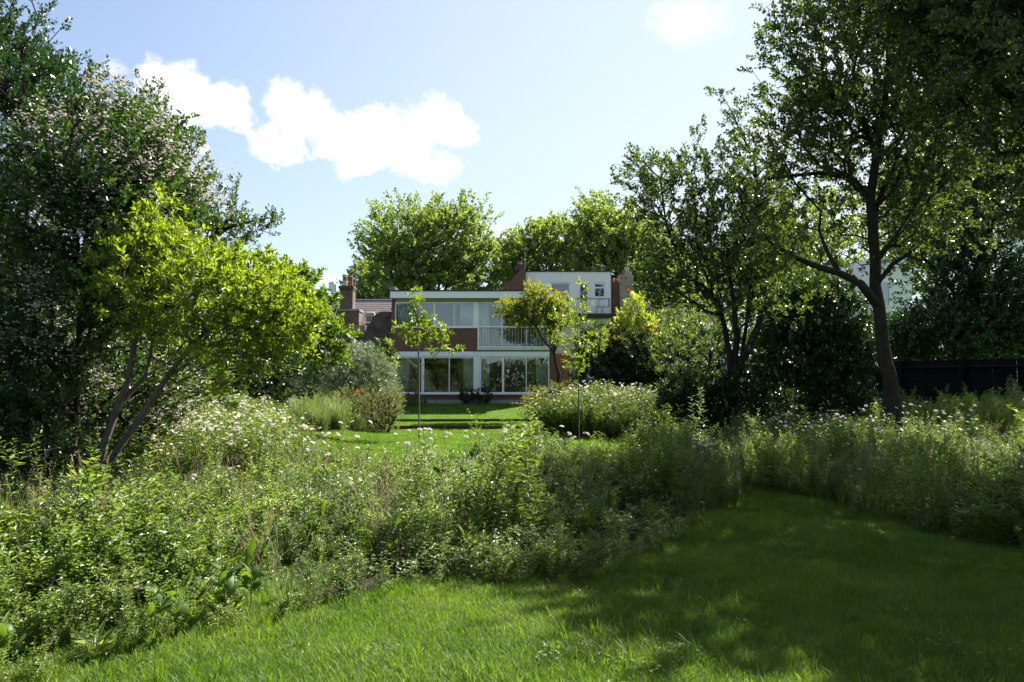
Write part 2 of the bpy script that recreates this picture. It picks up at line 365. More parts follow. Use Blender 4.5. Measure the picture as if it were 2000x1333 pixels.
def in_poly(x, y, poly):
    c = np.zeros(len(x), bool); n = len(poly)
    for i in range(n):
        x0, y0 = poly[i]; x1, y1 = poly[(i + 1) % n]
        cond = ((y0 > y) != (y1 > y)) & (x < (x1 - x0) * (y - y0) / (y1 - y0 + 1e-12) + x0)
        c ^= cond
    return c
def soil_sheet(poly, step=.35):
    xs = np.arange(min(p[0] for p in poly), max(p[0] for p in poly) + step, step); ys = np.arange(min(p[1] for p in poly), max(p[1] for p in poly) + step, step)
    X, Y = np.meshgrid(xs, ys); V = np.stack([X, Y, gz(X, Y) + .012], -1).reshape(-1, 3)
    nx = len(xs); i, j = np.meshgrid(np.arange(nx - 1), np.arange(len(ys) - 1)); b = (j * nx + i).ravel()
    cx = (X[:-1, :-1] + step / 2).ravel(); cy = (Y[:-1, :-1] + step / 2).ravel()
    k = in_poly(cx, cy, poly); b = b[k]
    tag(link('flower_bed_soil', raw_mesh('flower_bed_soil', V, np.stack([b, b + 1, b + nx + 1, b + nx], 1), [M['soil']])), kind='structure')
MEADOW_C = [(-2.9, 3.4), (-2.39, 4.19), (-1.98, 4.62), (-1.32, 5.15), (-.61, 5.67), (.55, 5.97), (1.48, 6.9), (2.35, 8.8), (3.85, 11.7), (3.6, 13.2), (-1.5, 12.0), (-3.6, 12.6),
            (-4.7, 14.5), (-6.2, 18.2), (-10, 19), (-10, 9), (-6.5, 3.0)]
MEADOW_R = [(7.5, 5.2), (4.8, 6.7), (4.27, 7.9), (4.15, 9.7), (3.75, 10.8), (3.8, 12.4), (4.6, 17.0), (13, 19.5), (13, 6)]
BED_L = [(-9.5, 21.5), (-7.6, 21.2), (-5.0, 23.0), (-3.9, 26.9), (-12, 26.9)]
BED_SHADE = [(6.2, 17.5), (13, 18.5), (11, 26.9), (8.8, 26.9)]
BED_R = [(.9, 25.4), (1.4, 22.4), (3.6, 20.6), (6.2, 21.5), (9.5, 26.9), (4, 26.9)]
for pl in (MEADOW_C, MEADOW_R, BED_L, BED_R, BED_SHADE): soil_sheet(pl)

# steel step edging
for y, x0, x1, z0, lab in ((27.0, -11.5, 7.4, 0, 'rusty steel riser of the lower lawn step, the nearer of the two'), (30.0, -3.4, 4.6, .12, 'rusty steel riser of the upper lawn step nearer the house')):
    MBo = MB().box(x0, x1, y - .012, y + .001, z0 - .05, z0 + .128)
    o = MBo.build('lawn_step_edging', M['corten']); tag(o, lab, 'step')

# ------------------------------------------------------------------ vegetation engine
def leaves(pos, d, up, Ln, Wd, fold=.22, curl=.0):
    """diamond leaves folded on the midrib: 4 verts, 2 tris each"""
    n = len(pos); d = nrm(d); s = nrm(np.cross(d, up)); nn = np.cross(s, d)
    Ln = np.broadcast_to(Ln, n)[:, None]; Wd = np.broadcast_to(Wd, n)[:, None]
    mid = pos + d * Ln * .42
    V = np.stack([pos, mid + s * Wd * .5 + nn * Wd * fold, pos + d * Ln - nn * Ln * curl, mid - s * Wd * .5 + nn * Wd * fold], 1).reshape(-1, 3)
    b = np.arange(n) * 4
    Fc = np.stack([np.stack([b, b + 1, b + 2], 1), np.stack([b, b + 2, b + 3], 1)], 1).reshape(-1, 3)
    return V, Fc
def shoots(tips, dirs, nper, slen, Ln, Wd, spread=.9, upw=.35, flat=.8, r=None, droop=0, tipbias=.15, fold=.22, jl=.3):
    r = r or rng; T = len(tips); n = T * nper
    p = np.repeat(tips, nper, 0); d = np.repeat(nrm(dirs), nper, 0)
    t = np.tile(np.linspace(tipbias, 1, nper), T) + r.uniform(-.08, .08, n)
    sl = np.repeat(slen * r.uniform(.6, 1.3, T), nper)
    rad = nrm(np.cross(d, r.normal(size=(n, 3))))
    pos = p + d * (t * sl)[:, None] + rad * (.04 * sl)[:, None]
    pos[:, 2] -= droop * (t * sl) ** 2
    ld = d * .55 + rad * spread + np.array([0, 0, upw]) + r.normal(size=(n, 3)) * .25
    up = nrm(np.array([0, 0, 1.]) * flat + r.normal(size=(n, 3)) * .55)
    return leaves(pos, ld, up, Ln * r.uniform(1 - jl, 1 + jl, n), Wd * r.uniform(1 - jl, 1 + jl, n), fold)
def cat(parts):
    Vs, Fs, mi, off = [], [], [], 0
    for k, it in enumerate(parts):
        V, Fc = it[0], it[1]; m = it[2] if len(it) > 2 else 0
        Vs.append(V); Fs.append(Fc + off); mi.append(np.full(len(Fc), m)); off += len(V)
    return np.concatenate(Vs), np.concatenate(Fs), np.concatenate(mi)
def wobble(dirs, seed, amp=.22):
    r = np.random.default_rng(seed); s = np.zeros(len(dirs))
    for k in range(6):
        w = r.normal(size=3) * (1.6 + k * .9); s += np.sin(dirs @ w + r.uniform(0, 6.28)) / (1 + .35 * k)
    return 1 + amp * s / 2
def sample_blobs(blobs, n, seed, hollow=.5, wob=.22, stray=.06):
    """blobs: (px,py,d,rx_px,ry_px,rdepth_m[,weight])  -> points and outward directions"""
    r = np.random.default_rng(seed); C0, R, W = [], [], []
    for b in blobs:
        C0.append(P(b[0], b[1], b[2])); s = b[2] / F; R.append((b[3] * s, b[5], b[4] * s)); W.append((R[-1][0] * R[-1][1] * R[-1][2]) ** .8 * (b[6] if len(b) > 6 else 1))
    W = np.array(W) / sum(W); k = r.choice(len(blobs), n, p=W)
    dr = nrm(r.normal(size=(n, 3)))
    u = r.uniform(size=n); rad = (hollow + (1 - hollow) * u ** .6)
    rad = np.where(r.uniform(size=n) < stray, rad * r.uniform(1.05, 1.3, n), rad)
    wb = np.empty(n)
    for i in range(len(blobs)): wb[k == i] = wobble(dr[k == i], seed * 31 + i, wob)
    C0 = np.array(C0)[k]; R = np.array(R)[k]
    pts = C0 + dr * R * (rad * wb)[:, None]
    cen = (np.array([P(b[0], b[1], b[2]) for b in blobs]) * W[:, None]).sum(0)
    out = nrm(nrm(dr / R) + .5 * nrm(pts - cen))
    keep = pts[:, 2] > gz(pts[:, 0], pts[:, 1]) + .08
    return pts[keep], out[keep]
def grow(limbs, tips, seed, step=.35, bf=.35, r0=.006, ex=.46, rmax=None, sag=.0, stretch=1.0):
    """limbs: list of (pts, radii) — first starts at the ground; returns tube mesh arrays"""
    r = np.random.default_rng(seed); pos, par, plen, fix = [], [], [], []
    for li, (pts, rad) in enumerate(limbs):
        pts = np.array(pts, float); prev = -1
        if li > 0:
            d = [np.linalg.norm(pts[0] - q) for q in pos]; prev = int(np.argmin(d))
        m = []
        for a in range(len(pts) - 1):
            k = max(1, int(np.linalg.norm(pts[a + 1] - pts[a]) / step))
            for q in range(k): m.append((pts[a] + (pts[a + 1] - pts[a]) * q / k, rad[a] + (rad[a + 1] - rad[a]) * q / k))
        m.append((pts[-1], rad[-1]))
        if li > 0: m = m[1:] if len(m) > 1 else m
        for q, (c, rr) in enumerate(m):
            j = c + (r.normal(size=3) * rr * .12 if (q > 0 or li > 0) else 0)
            pos.append(j); par.append(prev); fix.append(rr)
            plen.append(0 if prev < 0 else plen[prev] + np.linalg.norm(j - pos[prev])); prev = len(pos) - 1
    base_n = len(pos)
    A = np.zeros((base_n + len(tips) * 60, 3)); A[:base_n] = pos; n = base_n
    PL = np.zeros(len(A)); PL[:n] = plen; par = par + [0] * (len(A) - n); fixr = np.zeros(len(A)); fixr[:n] = fix
    allow = np.zeros(len(A), bool); allow[:n] = True
    if base_n > 8: allow[:max(1, int(np.argmax(PL[:n] > .25 * PL[:n].max())))] = False
    d0 = np.min(np.linalg.norm(tips[:, None] - A[None, :base_n], axis=2), 1) if len(tips) * base_n < 4e6 else np.linalg.norm(tips - A[0], axis=1)
    ends = []
    for ti in np.argsort(d0):
        t = tips[ti]; D = np.linalg.norm(A[:n] - t, axis=1) + bf * PL[:n] + np.where(allow[:n], 0, 50)
        j = int(np.argmin(D)); a = A[j]; L = np.linalg.norm(t - a)
        if L < 1e-4: continue
        k = min(58, max(1, int(L / step))); bend = r.normal(size=3) * .10 * L; bend[2] += .12 * L - sag * L
        prev = j
        for q in range(1, k + 1):
            s = q / k; c = a + (t - a) * s + bend * (s * (1 - s) * 2) + (r.normal(size=3) * .03 * min(L, 1) if q < k else 0)
            A[n] = c; par[n] = prev; PL[n] = PL[prev] + np.linalg.norm(c - A[prev]); allow[n] = True; prev = n; n += 1
        ends.append(prev)
    A = A[:n]; par = np.array(par[:n]); cnt = np.zeros(n)
    cnt[ends] += 1
    for i in range(n - 1, 0, -1):
        if par[i] >= 0 and i >= base_n: cnt[par[i]] += cnt[i]
    R = r0 * np.maximum(cnt, 1) ** ex
    if rmax: R = np.minimum(R, rmax)
    R[:base_n] = fixr[:base_n]
    idx = np.where(par >= 0)[0]; pr = par[idx]
    R[idx] = np.where(idx >= base_n, np.minimum(R[idx], R[pr] * .92), R[idx])
    dirn = np.zeros((n, 3)); dirn[idx] = nrm(A[idx] - A[pr]); dirn[0] = dirn[1] if n > 1 else (0, 0, 1)
    rb = np.where((idx >= base_n) & (pr < base_n), R[idx] * 1.25, np.minimum(R[pr], R[idx] * 1.6))
    out = []
    for lo, hi, k in ((0, .018, 3), (.018, .06, 5), (.06, 9, 10)):
        s = (R[idx] >= lo) & (R[idx] < hi)
        if not s.any(): continue
        i2, p2, b2 = idx[s], pr[s], rb[s]
        ref = np.array([.31, .87, .38])
        def ring(c, d, rr):
            u = nrm(np.cross(d, ref)); w = np.cross(u, d); a = 2 * np.pi * np.arange(k) / k
            irr = 1 + .1 * np.sin(3 * a + c[:, :1] * 5) * (k > 5)
            return c[:, None] + (rr[:, None] * irr)[..., None] * (np.cos(a)[None, :, None] * u[:, None] + np.sin(a)[None, :, None] * w[:, None])
        bd = np.where((b2 > R[i2] * 1.2)[:, None] & (p2 < base_n)[:, None] & (i2 >= base_n)[:, None], dirn[i2], dirn[p2])
        lo_r, hi_r = ring(A[p2], bd, b2), ring(A[i2], dirn[i2], R[i2])
        m = len(i2); V = np.concatenate([lo_r, hi_r], 1).reshape(-1, 3); b = (np.arange(m) * 2 * k)[:, None]; j = np.arange(k)[None]; q = (j + 1) % k
        out.append((V, np.stack([b + j, b + q, b + k + q, b + k + j], -1).reshape(-1, 4)))
    V, Fc, _ = cat(out)
    return V, Fc
def base_of(limb0): return limb0[0][0]
def tree(name, label, cat_, limbs, blobs, ntips, nper, slen, Ln, Wd, leafm, bark, seed, group=None, hollow=.45, wob=.22, stray=.06, step=.35, spread=.9, upw=.35,
         flat=.8, droop=0, dirup=.35, sprays=None, r0=.006, ex=.46, extra=None, bf=.35, twigs=1.0, fold=.22, crown='crown', grow_frac=1.0):
    pts, out = sample_blobs(blobs, ntips, seed, hollow, wob, stray)
    r = np.random.default_rng(seed + 5)
    dirs = nrm(out + np.array([0, 0, dirup]) + r.normal(size=out.shape) * .45)
    b = np.array(limbs[0][0][0]); b[2] = gz(b[0], b[1]) - .05; limbs[0][0][0] = b
    root = empty(name, (b[0], b[1], b[2] + .05), label, cat_, group)
    ng = int(len(pts) * grow_frac)
    V, Fc = grow(limbs, pts[:ng], seed, step, bf, r0, ex)
    link('trunk', raw_mesh('trunk', V, Fc, [bark], smooth=True), root)
    V, Fc = shoots(pts, dirs, nper, slen, Ln, Wd, spread, upw, flat, r, droop, fold=fold)
    parts = [(V, Fc, 0)]; mats = [leafm]
    if extra: parts2, m2 = extra(pts, out, dirs, r); parts += [(a, f, i + 1) for a, f, i in parts2]; mats += m2
    V, Fc, mi = cat(parts)
    link(crown, raw_mesh(crown, V, Fc, mats, mi), root)
    return root
def shrub(name, label, cat_, blobs, ntips, nper, slen, Ln, Wd, leafm, seed, group=None, bark=None, nst=9, hollow=.55, **kw):
    x = np.mean([P(b[0], b[1], b[2])[0] for b in blobs]); y = np.mean([b[2] for b in blobs])
    b0 = np.array([x, y, 0]); top = P(*[np.mean([b[i] for b in blobs]) for i in range(3)])
    g = gz(x, y); h = max(top[2] - g, .3)
    limbs = [([b0, np.array([x, y, g + .35 * h])], [.02 + .01 * h, .015])]
    return tree(name, label, cat_, limbs, blobs, ntips, nper, slen, Ln, Wd, leafm, bark or M['bark'], seed, group, hollow=hollow, crown='foliage', step=.5, **kw)
def PP(*a): return [P(x, y, d) for x, y, d in a]

# ---- small plants (prototypes) : each returns (V, tris, matindex) parts
def stalk(p0, p1, r_, bend=0, k=3, seg=3, rr=None):
    p0, p1 = np.array(p0, float), np.array(p1, float); V, Fc = [], []
    bd = np.array(rr if rr is not None else (0, 0, 0), float) * bend
    for i in range(seg + 1):
        t = i / seg; c = p0 + (p1 - p0) * t + bd * t * t; w = r_ * (1 - .6 * t)
        for j in range(k): a = 2 * math.pi * j / k; V.append(c + np.array([math.cos(a) * w, math.sin(a) * w, 0]))
    for i in range(seg):
        for j in range(k):
            q = (j + 1) % k; a, b, c_, d = i * k + j, i * k + q, (i + 1) * k + q, (i + 1) * k + j
            Fc += [(a, b, c_), (a, c_, d)]
    return np.array(V), np.array(Fc)
def blade_set(n, rad, h, w, r, lean=.35, seg=2):
    """grass blades: seg quads + tip, curved"""
    a = r.uniform(0, 6.283, n); q = rad * np.sqrt(r.uniform(size=n)); base = np.stack([np.cos(a) * q, np.sin(a) * q, np.zeros(n)], 1)
    H = h * r.uniform(.55, 1.15, n); la = r.uniform(0, 6.283, n); ln = lean * r.uniform(.2, 1.3, n) * H
    ld = np.stack([np.cos(la), np.sin(la), np.zeros(n)], 1); sd_ = np.stack([-np.sin(la + r.normal(size=n) * .6), np.cos(la), np.zeros(n)], 1)
    V = []
    for i in range(seg + 1):
        t = i / seg; c = base + ld * (ln * t * t)[:, None] + np.array([0, 0, 1]) * (H * (t - .18 * lean * t * t))[:, None]
        if i < seg: ww = w * (1 - .55 * t); V += [c - sd_ * ww / 2, c + sd_ * ww / 2]
        else: V += [c]
    V = np.stack(V, 1); m = 2 * seg + 1; b = np.arange(n)[:, None] * m; Fs = []
    for i in range(seg - 1):
        k = 2 * i; Fs += [np.concatenate([b + k, b + k + 1, b + k + 3], 1), np.concatenate([b + k, b + k + 3, b + k + 2], 1)]
    k = 2 * (seg - 1); Fs.append(np.concatenate([b + k, b + k + 1, b + k + 2], 1))
    return V.reshape(-1, 3), np.concatenate(Fs)
def ball(c, r_, squash=1., k=6):
    V = [np.array([0, 0, -1.])] + [np.array([math.cos(a) * s, math.sin(a) * s, z]) for z, s in ((-.4, .9), (.4, .9)) for a in np.linspace(0, 2 * math.pi, k, endpoint=False)] + [np.array([0, 0, 1.])]
    V = np.array(V) * np.array([1, 1, squash]) * r_ + np.array(c); Fs = []
    for j in range(k):
        q = (j + 1) % k; Fs += [(0, 1 + q, 1 + j), (1 + j, 1 + q, 1 + k + q), (1 + j, 1 + k + q, 1 + k + j), (1 + k + j, 1 + k + q, 1 + 2 * k)]
    return V, np.array(Fs)
def disc_flower(c, nrm_, r_, n=12, w=.42, droop=.15):
    nn = nrm(np.array(nrm_, float)); u = nrm(np.cross(nn, [.3, .9, .2])); v = np.cross(nn, u); V, Fs = [], []
    for i in range(n):
        a = 2 * math.pi * i / n; d = u * math.cos(a) + v * math.sin(a); s = -u * math.sin(a) + v * math.cos(a); b = len(V); c = np.array(c)
        V += [c + d * r_ * .18, c + d * r_ * .7 + s * r_ * w * .5 + nn * r_ * .02, c + d * r_ - nn * r_ * droop, c + d * r_ * .7 - s * r_ * w * .5 + nn * r_ * .02]
        Fs += [(b, b + 1, b + 2), (b, b + 2, b + 3)]
    return np.array(V), np.array(Fs)
PROTO = {}
def proto(name, parts, mats):
    V, Fc, mi = cat(parts); o = bpy.data.objects.new(name, raw_mesh(name, V, Fc, mats, mi)); return o
def coll(name, objs):
    c = bpy.data.collections.new(name)
    for o in objs: c.objects.link(o)
    return c
def leafy_stem(h, n, Ln, Wd, r, mi_leaf=0, mi_stem=1, lean=.12, x0=0, y0=0, start=.1, up=.5, branches=0, taper=.6):
    la = r.uniform(0, 6.28); top = np.array([x0 + math.cos(la) * lean * h, y0 + math.sin(la) * lean * h, h]); b = np.array([x0, y0, 0.])
    V, Fc = stalk(b, top, .004); ps = [(V, Fc, mi_stem)]
    axes = [(b, top, n, start)]
    for _ in range(branches):
        t = r.uniform(.35, .85); s = b + (top - b) * t; a = r.uniform(0, 6.28); e = s + np.array([math.cos(a) * .14, math.sin(a) * .14, .22]) * h * r.uniform(.6, 1.2)
        V, Fc = stalk(s, e, .003, seg=1); ps.append((V, Fc, mi_stem)); axes.append((s, e, max(5, n // 3), .1))
    for (s, e, m, st) in axes:
        t = np.linspace(st, 1, m) + r.uniform(-.02, .02, m); a = r.uniform(0, 6.28) + np.arange(m) * 2.4
        pos = s + (e - s) * t[:, None]; d = np.stack([np.cos(a), np.sin(a), np.full(m, up)], 1) + r.normal(size=(m, 3)) * .2
        upv = np.array([0, 0, 1.]) + r.normal(size=(m, 3)) * .3
        L_ = Ln * (1 - taper * t) * r.uniform(.75, 1.2, m); V, Fc = leaves(pos, d, upv, L_, Wd * (1 - taper * .5 * t), .15, .15); ps.append((V, Fc, mi_leaf))
    return ps, top
def clover_parts(r, R=.13, h=.3, n=45, size=.031, stems=True):
    ps = []; a = r.uniform(0, 6.28, n); q = R * np.sqrt(r.uniform(size=n)); z = h * (r.uniform(.25, 1.0, n) ** .8)
    top = np.stack([np.cos(a) * q * (1 + z), np.sin(a) * q * (1 + z), z], 1)
    if stems:
        for i in range(0, n, 3): V, Fc = stalk(top[i] * [.3, .3, 0], top[i], .0018, seg=1); ps.append((V, Fc, 1))
    for k in range(3):
        an = r.uniform(0, 6.28, n) if k == 0 else an + 2.09
        d = np.stack([np.cos(an), np.sin(an), np.full(n, .15)], 1) + r.normal(size=(n, 3)) * .15
        V, Fc = leaves(top, d, np.array([0, 0, 1.]) + r.normal(size=(n, 3)) * .3, size * r.uniform(.8, 1.3, n), size * .75, .1); ps.append((V, Fc, 0))
    return ps, top
R0 = np.random.default_rng(11)
def make_protos():
    r = R0; pr = []
    for i in range(4):                                           # 0-3 clover clumps with pink/white heads
        ps, top = clover_parts(r, h=.34 + .05 * i, n=40)
        for q in range(3 if i % 2 else 1):
            t = top[r.integers(len(top))] + [0, 0, .03]; V, Fc = ball(t, .011, .9); ps.append((V, Fc, 2 + i % 2)); V, Fc = stalk(t * [.4, .4, .3], t, .0016, seg=1); ps.append((V, Fc, 1))
        pr.append(proto(f'clover_clump_{"abcd"[i]}', ps, [LM['meadow'], LM['stem'], M['pink'], M['cream']]))
    for i in range(3):                                           # 4-6 leafy branching forb
        ps = []
        for k in range(4): a, _ = leafy_stem(.55 * r.uniform(.7, 1.1), 28, .085, .027, r, lean=.3, x0=r.normal() * .05, y0=r.normal() * .05, branches=3); ps += a
        pr.append(proto(f'forb_clump_{"abc"[i]}', ps, [LM['meadow'], LM['stem']]))
    for i in range(3):                                           # 7-9 greyish feathery
        ps = []
        for k in range(5): a, _ = leafy_stem(.5 * r.uniform(.6, 1.15), 34, .06, .012, r, lean=.35, x0=r.normal() * .06, y0=r.normal() * .06, branches=3, up=.7); ps += a
        pr.append(proto(f'grey_forb_clump_{"abc"[i]}', ps, [LM['grey'], LM['stem']]))
    for i in range(3):                                           # 10-12 meadow grass with seed heads
        V, Fc = blade_set(50, .07, .5, .004, r, .55, 3); ps = [(V, Fc, 0)]
        for k in range(5):
            t = np.array([r.normal() * .12, r.normal() * .12, .62 * r.uniform(.8, 1.15)]); V, Fc = stalk(t * [.1, .1, 0], t, .0016); ps.append((V, Fc, 1))
            m = 10; tt = np.linspace(.82, 1.05, m); V, Fc = leaves(t * tt[:, None], r.normal(size=(m, 3)) * .6 + [0, 0, .8], r.normal(size=(m, 3)), .02, .006); ps.append((V, Fc, 2))
        pr.append(proto(f'meadow_grass_tuft_{"abc"[i]}', ps, [LM['meadow'], LM['stem'], M['grass_seed']]))
    for i in range(3):                                           # 13-15 tall willow-leaved stems
        ps = []
        for k in range(3): a, _ = leafy_stem(.85 * r.uniform(.75, 1.1), 50, .1, .019, r, lean=.12, x0=r.normal() * .06, y0=r.normal() * .06, branches=2 if i else 0, taper=.5, start=.2); ps += a
        pr.append(proto(f'tall_stem_clump_{"abc"[i]}', ps, [LM['meadow'] if i else LM['grey'], LM['stem']]))
    ps, top = clover_parts(r, h=.4, n=35)                        # 16 yellow buttercups
    for q in range(4):
        t = np.array([r.normal() * .1, r.normal() * .1, r.uniform(.4, .55)]); V, Fc = stalk(t * [.2, .2, 0], t, .0016); ps.append((V, Fc, 1)); V, Fc = disc_flower(t, (.1, -.3, 1), .014, 6, .9); ps.append((V, Fc, 2))
    pr.append(proto('buttercup_clump', ps, [LM['meadow'], LM['stem'], M['yellow']]))
    ps = []                                                      # 17 magenta vetch
    for k in range(4):
        a, top = leafy_stem(.45, 20, .04, .012, r, lean=.3, branches=2); ps += a; V, Fc = ball(top, .012, 1.2); ps.append((V, Fc, 2))
    pr.append(proto('purple_vetch_clump', ps, [LM['meadow'], LM['stem'], M['magenta']]))
    ps = []                                                      # 18 broad low leaves
    for k in range(14):
        a = r.uniform(0, 6.28); V, Fc = leaves(np.array([[math.cos(a) * .02, math.sin(a) * .02, .02 + .01 * k]]), np.array([[math.cos(a), math.sin(a), r.uniform(.6, 1.6)]]), np.array([[0, 0, 1.]]), r.uniform(.15, .26), .06, .12, .2); ps.append((V, Fc, 0))
    pr.append(proto('broad_leaf_rosette', ps, [LM['meadow']]))
    ps = []                                                      # 19 white umbels on bare stems
    for k in range(3):
        a, top = leafy_stem(.8 * r.uniform(.8, 1.1), 16, .07, .012, r, lean=.12, x0=r.normal() * .08, branches=2, start=.05); ps += a
        for q in range(14):
            an, ra = q * 2.4, .035 * math.sqrt(q / 14); c = top + np.array([math.cos(an) * ra, math.sin(an) * ra, .03 - ra * .2]); V, Fc = ball(c, .007, .6, 4); ps.append((V, Fc, 2))
            if q % 3 == 0: V, Fc = stalk(top - [0, 0, .03], c, .001, seg=1); ps.append((V, Fc, 1))
    pr.append(proto('umbel_clump', ps, [LM['meadow'], LM['stem'], M['cream']]))
    V, Fc = blade_set(16, .06, .7, .0035, r, .6, 3); ps = [(V, Fc, 0)]                                                      # 20 dry straw stalks
    for k in range(6):
        t = np.array([r.normal() * .16, r.normal() * .16, .75 * r.uniform(.7, 1.15)]); V, Fc = stalk(t * [.1, .1, 0], t, .0017); ps.append((V, Fc, 0))
        tt = np.linspace(.8, 1.04, 14); V, Fc = leaves(t * tt[:, None], r.normal(size=(14, 3)) * .5 + [0, 0, 1], r.normal(size=(14, 3)), .028, .008); ps.append((V, Fc, 0))
    pr.append(proto('vertical_straw_clump', ps, [M['seed']]))
    for i in range(2):                                           # 21-22 bright broad-leaved forb
        ps = []
        for k in range(3): a, _ = leafy_stem(.5 * r.uniform(.7, 1.2), 16, .13, .05, r, lean=.25, x0=r.normal() * .07, y0=r.normal() * .07, branches=1, taper=.45, up=.9); ps += a
        pr.append(proto(f'vigorous_broad_forb_{"ab"[i]}', ps, [LM['dock'], LM['stem']]))
    return pr
MEADOW_PR = make_protos()
def daisy_parts(r, h, tilt, fr=.026):
    la = r.uniform(0, 6.28); top = np.array([math.cos(la) * .08, math.sin(la) * .08, h]); st = [stalk((0, 0, 0), top, .0026, seg=3)]
    m = 8; t = np.linspace(.1, .7, m); a = np.arange(m) * 2.4
    lf = leaves(top * t[:, None], np.stack([np.cos(a), np.sin(a), np.full(m, .8)], 1), np.array([[0, 0, 1.]] * m), .045, .009)
    nn = nrm(np.array([to_sun.x * .4 + r.normal() * .5, to_sun.y * .4 - .35 + r.normal() * .5, 1.0]))
    return st, lf, disc_flower(top + nn * .004, nn, fr, 14, .4, r.uniform(-.1, .5)), ball(top + nn * .006, fr * .33, .6)
def daisy_bush_proto(r, n, h):
    ps = []
    for k in range(n):
        st, lf, fl, ce = daisy_parts(r, h * r.uniform(.4, 1.12), 0, .021 * r.uniform(.75, 1.15)); off = np.array([r.normal() * .13, r.normal() * .13, 0])
        V, Fc = st[0]; ps.append((V + off, Fc, 1)); ps.append((lf[0] + off, lf[1], 0)); ps.append((fl[0] + off, fl[1], 2)); ps.append((ce[0] + off, ce[1], 3))
    for k in range(7): a, _ = leafy_stem(h * r.uniform(.6, 1.05), 34, .06, .014, r, lean=.25, x0=r.normal() * .11, y0=r.normal() * .08, branches=2); ps += a
    return ps
DAISY_PR = [proto(f'daisy_clump_{"abc"[i]}', daisy_bush_proto(R0, (5, 4, 6)[i], .62), [LM['meadow'], LM['stem'], M['petal'], M['yellow']]) for i in range(3)]
def grass_proto(name, n, rad, h, w, lean):
    V, Fc = blade_set(n, rad, h, w, R0, lean, 3); return proto(name, [(V, Fc, 0)], [LM['grass']])
GRASS_PR = [grass_proto(f'lawn_tuft_{"abcd"[i]}', 46, .085, .074, .0036, .5 + .15 * i) for i in range(4)]
GRASS_FAR = [grass_proto(f'lawn_patch_{"ab"[i]}', 90, .26, .05, .006, .5) for i in range(2)]

def gn_scatter(name, colname, protos, pts, rots, scl, idx, label, cat_, kind='stuff'):
    order = sorted(range(len(protos)), key=lambda i: protos[i].name)      # Collection Info lists its children by name
    rank = np.empty(len(protos), int); rank[order] = np.arange(len(protos)); idx = rank[np.asarray(idx)]
    me = bpy.data.meshes.new(name); n = len(pts); me.vertices.add(n); me.vertices.foreach_set('co', np.asarray(pts, np.float32).ravel())
    a = me.attributes.new('rot', 'FLOAT_VECTOR', 'POINT'); a.data.foreach_set('vector', np.asarray(rots, np.float32).ravel())
    a = me.attributes.new('scl', 'FLOAT', 'POINT'); a.data.foreach_set('value', np.asarray(scl, np.float32))
    a = me.attributes.new('idx', 'INT', 'POINT'); a.data.foreach_set('value', np.asarray(idx, np.int32))
    me.update(); o = bpy.data.objects.new(name, me); C.objects.link(o)
    ng = bpy.data.node_groups.new(name + '_scatter', 'GeometryNodeTree')
    ng.interface.new_socket('Geometry', in_out='INPUT', socket_type='NodeSocketGeometry'); ng.interface.new_socket('Geometry', in_out='OUTPUT', socket_type='NodeSocketGeometry')
    gi = ng.nodes.new('NodeGroupInput'); go = ng.nodes.new('NodeGroupOutput'); ip = ng.nodes.new('GeometryNodeInstanceOnPoints')
    ci = ng.nodes.new('GeometryNodeCollectionInfo'); ci.inputs['Collection'].default_value = coll(colname, protos)
    ci.inputs['Separate Children'].default_value = True; ci.inputs['Reset Children'].default_value = True
    def attr(nm, t):
        q = ng.nodes.new('GeometryNodeInputNamedAttribute'); q.data_type = t; q.inputs[0].default_value = nm; return q.outputs[0]
    L = ng.links.new; L(gi.outputs[0], ip.inputs['Points']); L(ci.outputs[0], ip.inputs['Instance']); ip.inputs['Pick Instance'].default_value = True
    L(attr('idx', 'INT'), ip.inputs['Instance Index']); L(attr('scl', 'FLOAT'), ip.inputs['Scale'])
    er = ng.nodes.new('FunctionNodeEulerToRotation'); L(attr('rot', 'FLOAT_VECTOR'), er.inputs[0]); L(er.outputs[0], ip.inputs['Rotation'])
    L(ip.outputs[0], go.inputs[0])
    md = o.modifiers.new('scatter', 'NODES'); md.node_group = ng
    tag(o, label, cat_, None, kind); return o
def scatter_poly(poly, dens, r):
    x0, x1 = min(p[0] for p in poly), max(p[0] for p in poly); y0, y1 = min(p[1] for p in poly), max(p[1] for p in poly)
    n = int((x1 - x0) * (y1 - y0) * dens); x = r.uniform(x0, x1, n); y = r.uniform(y0, y1, n); k = in_poly(x, y, poly); return x[k], y[k]
def visible(x, y, m=.06): return np.abs(x) < (.714 + m) * y + .6

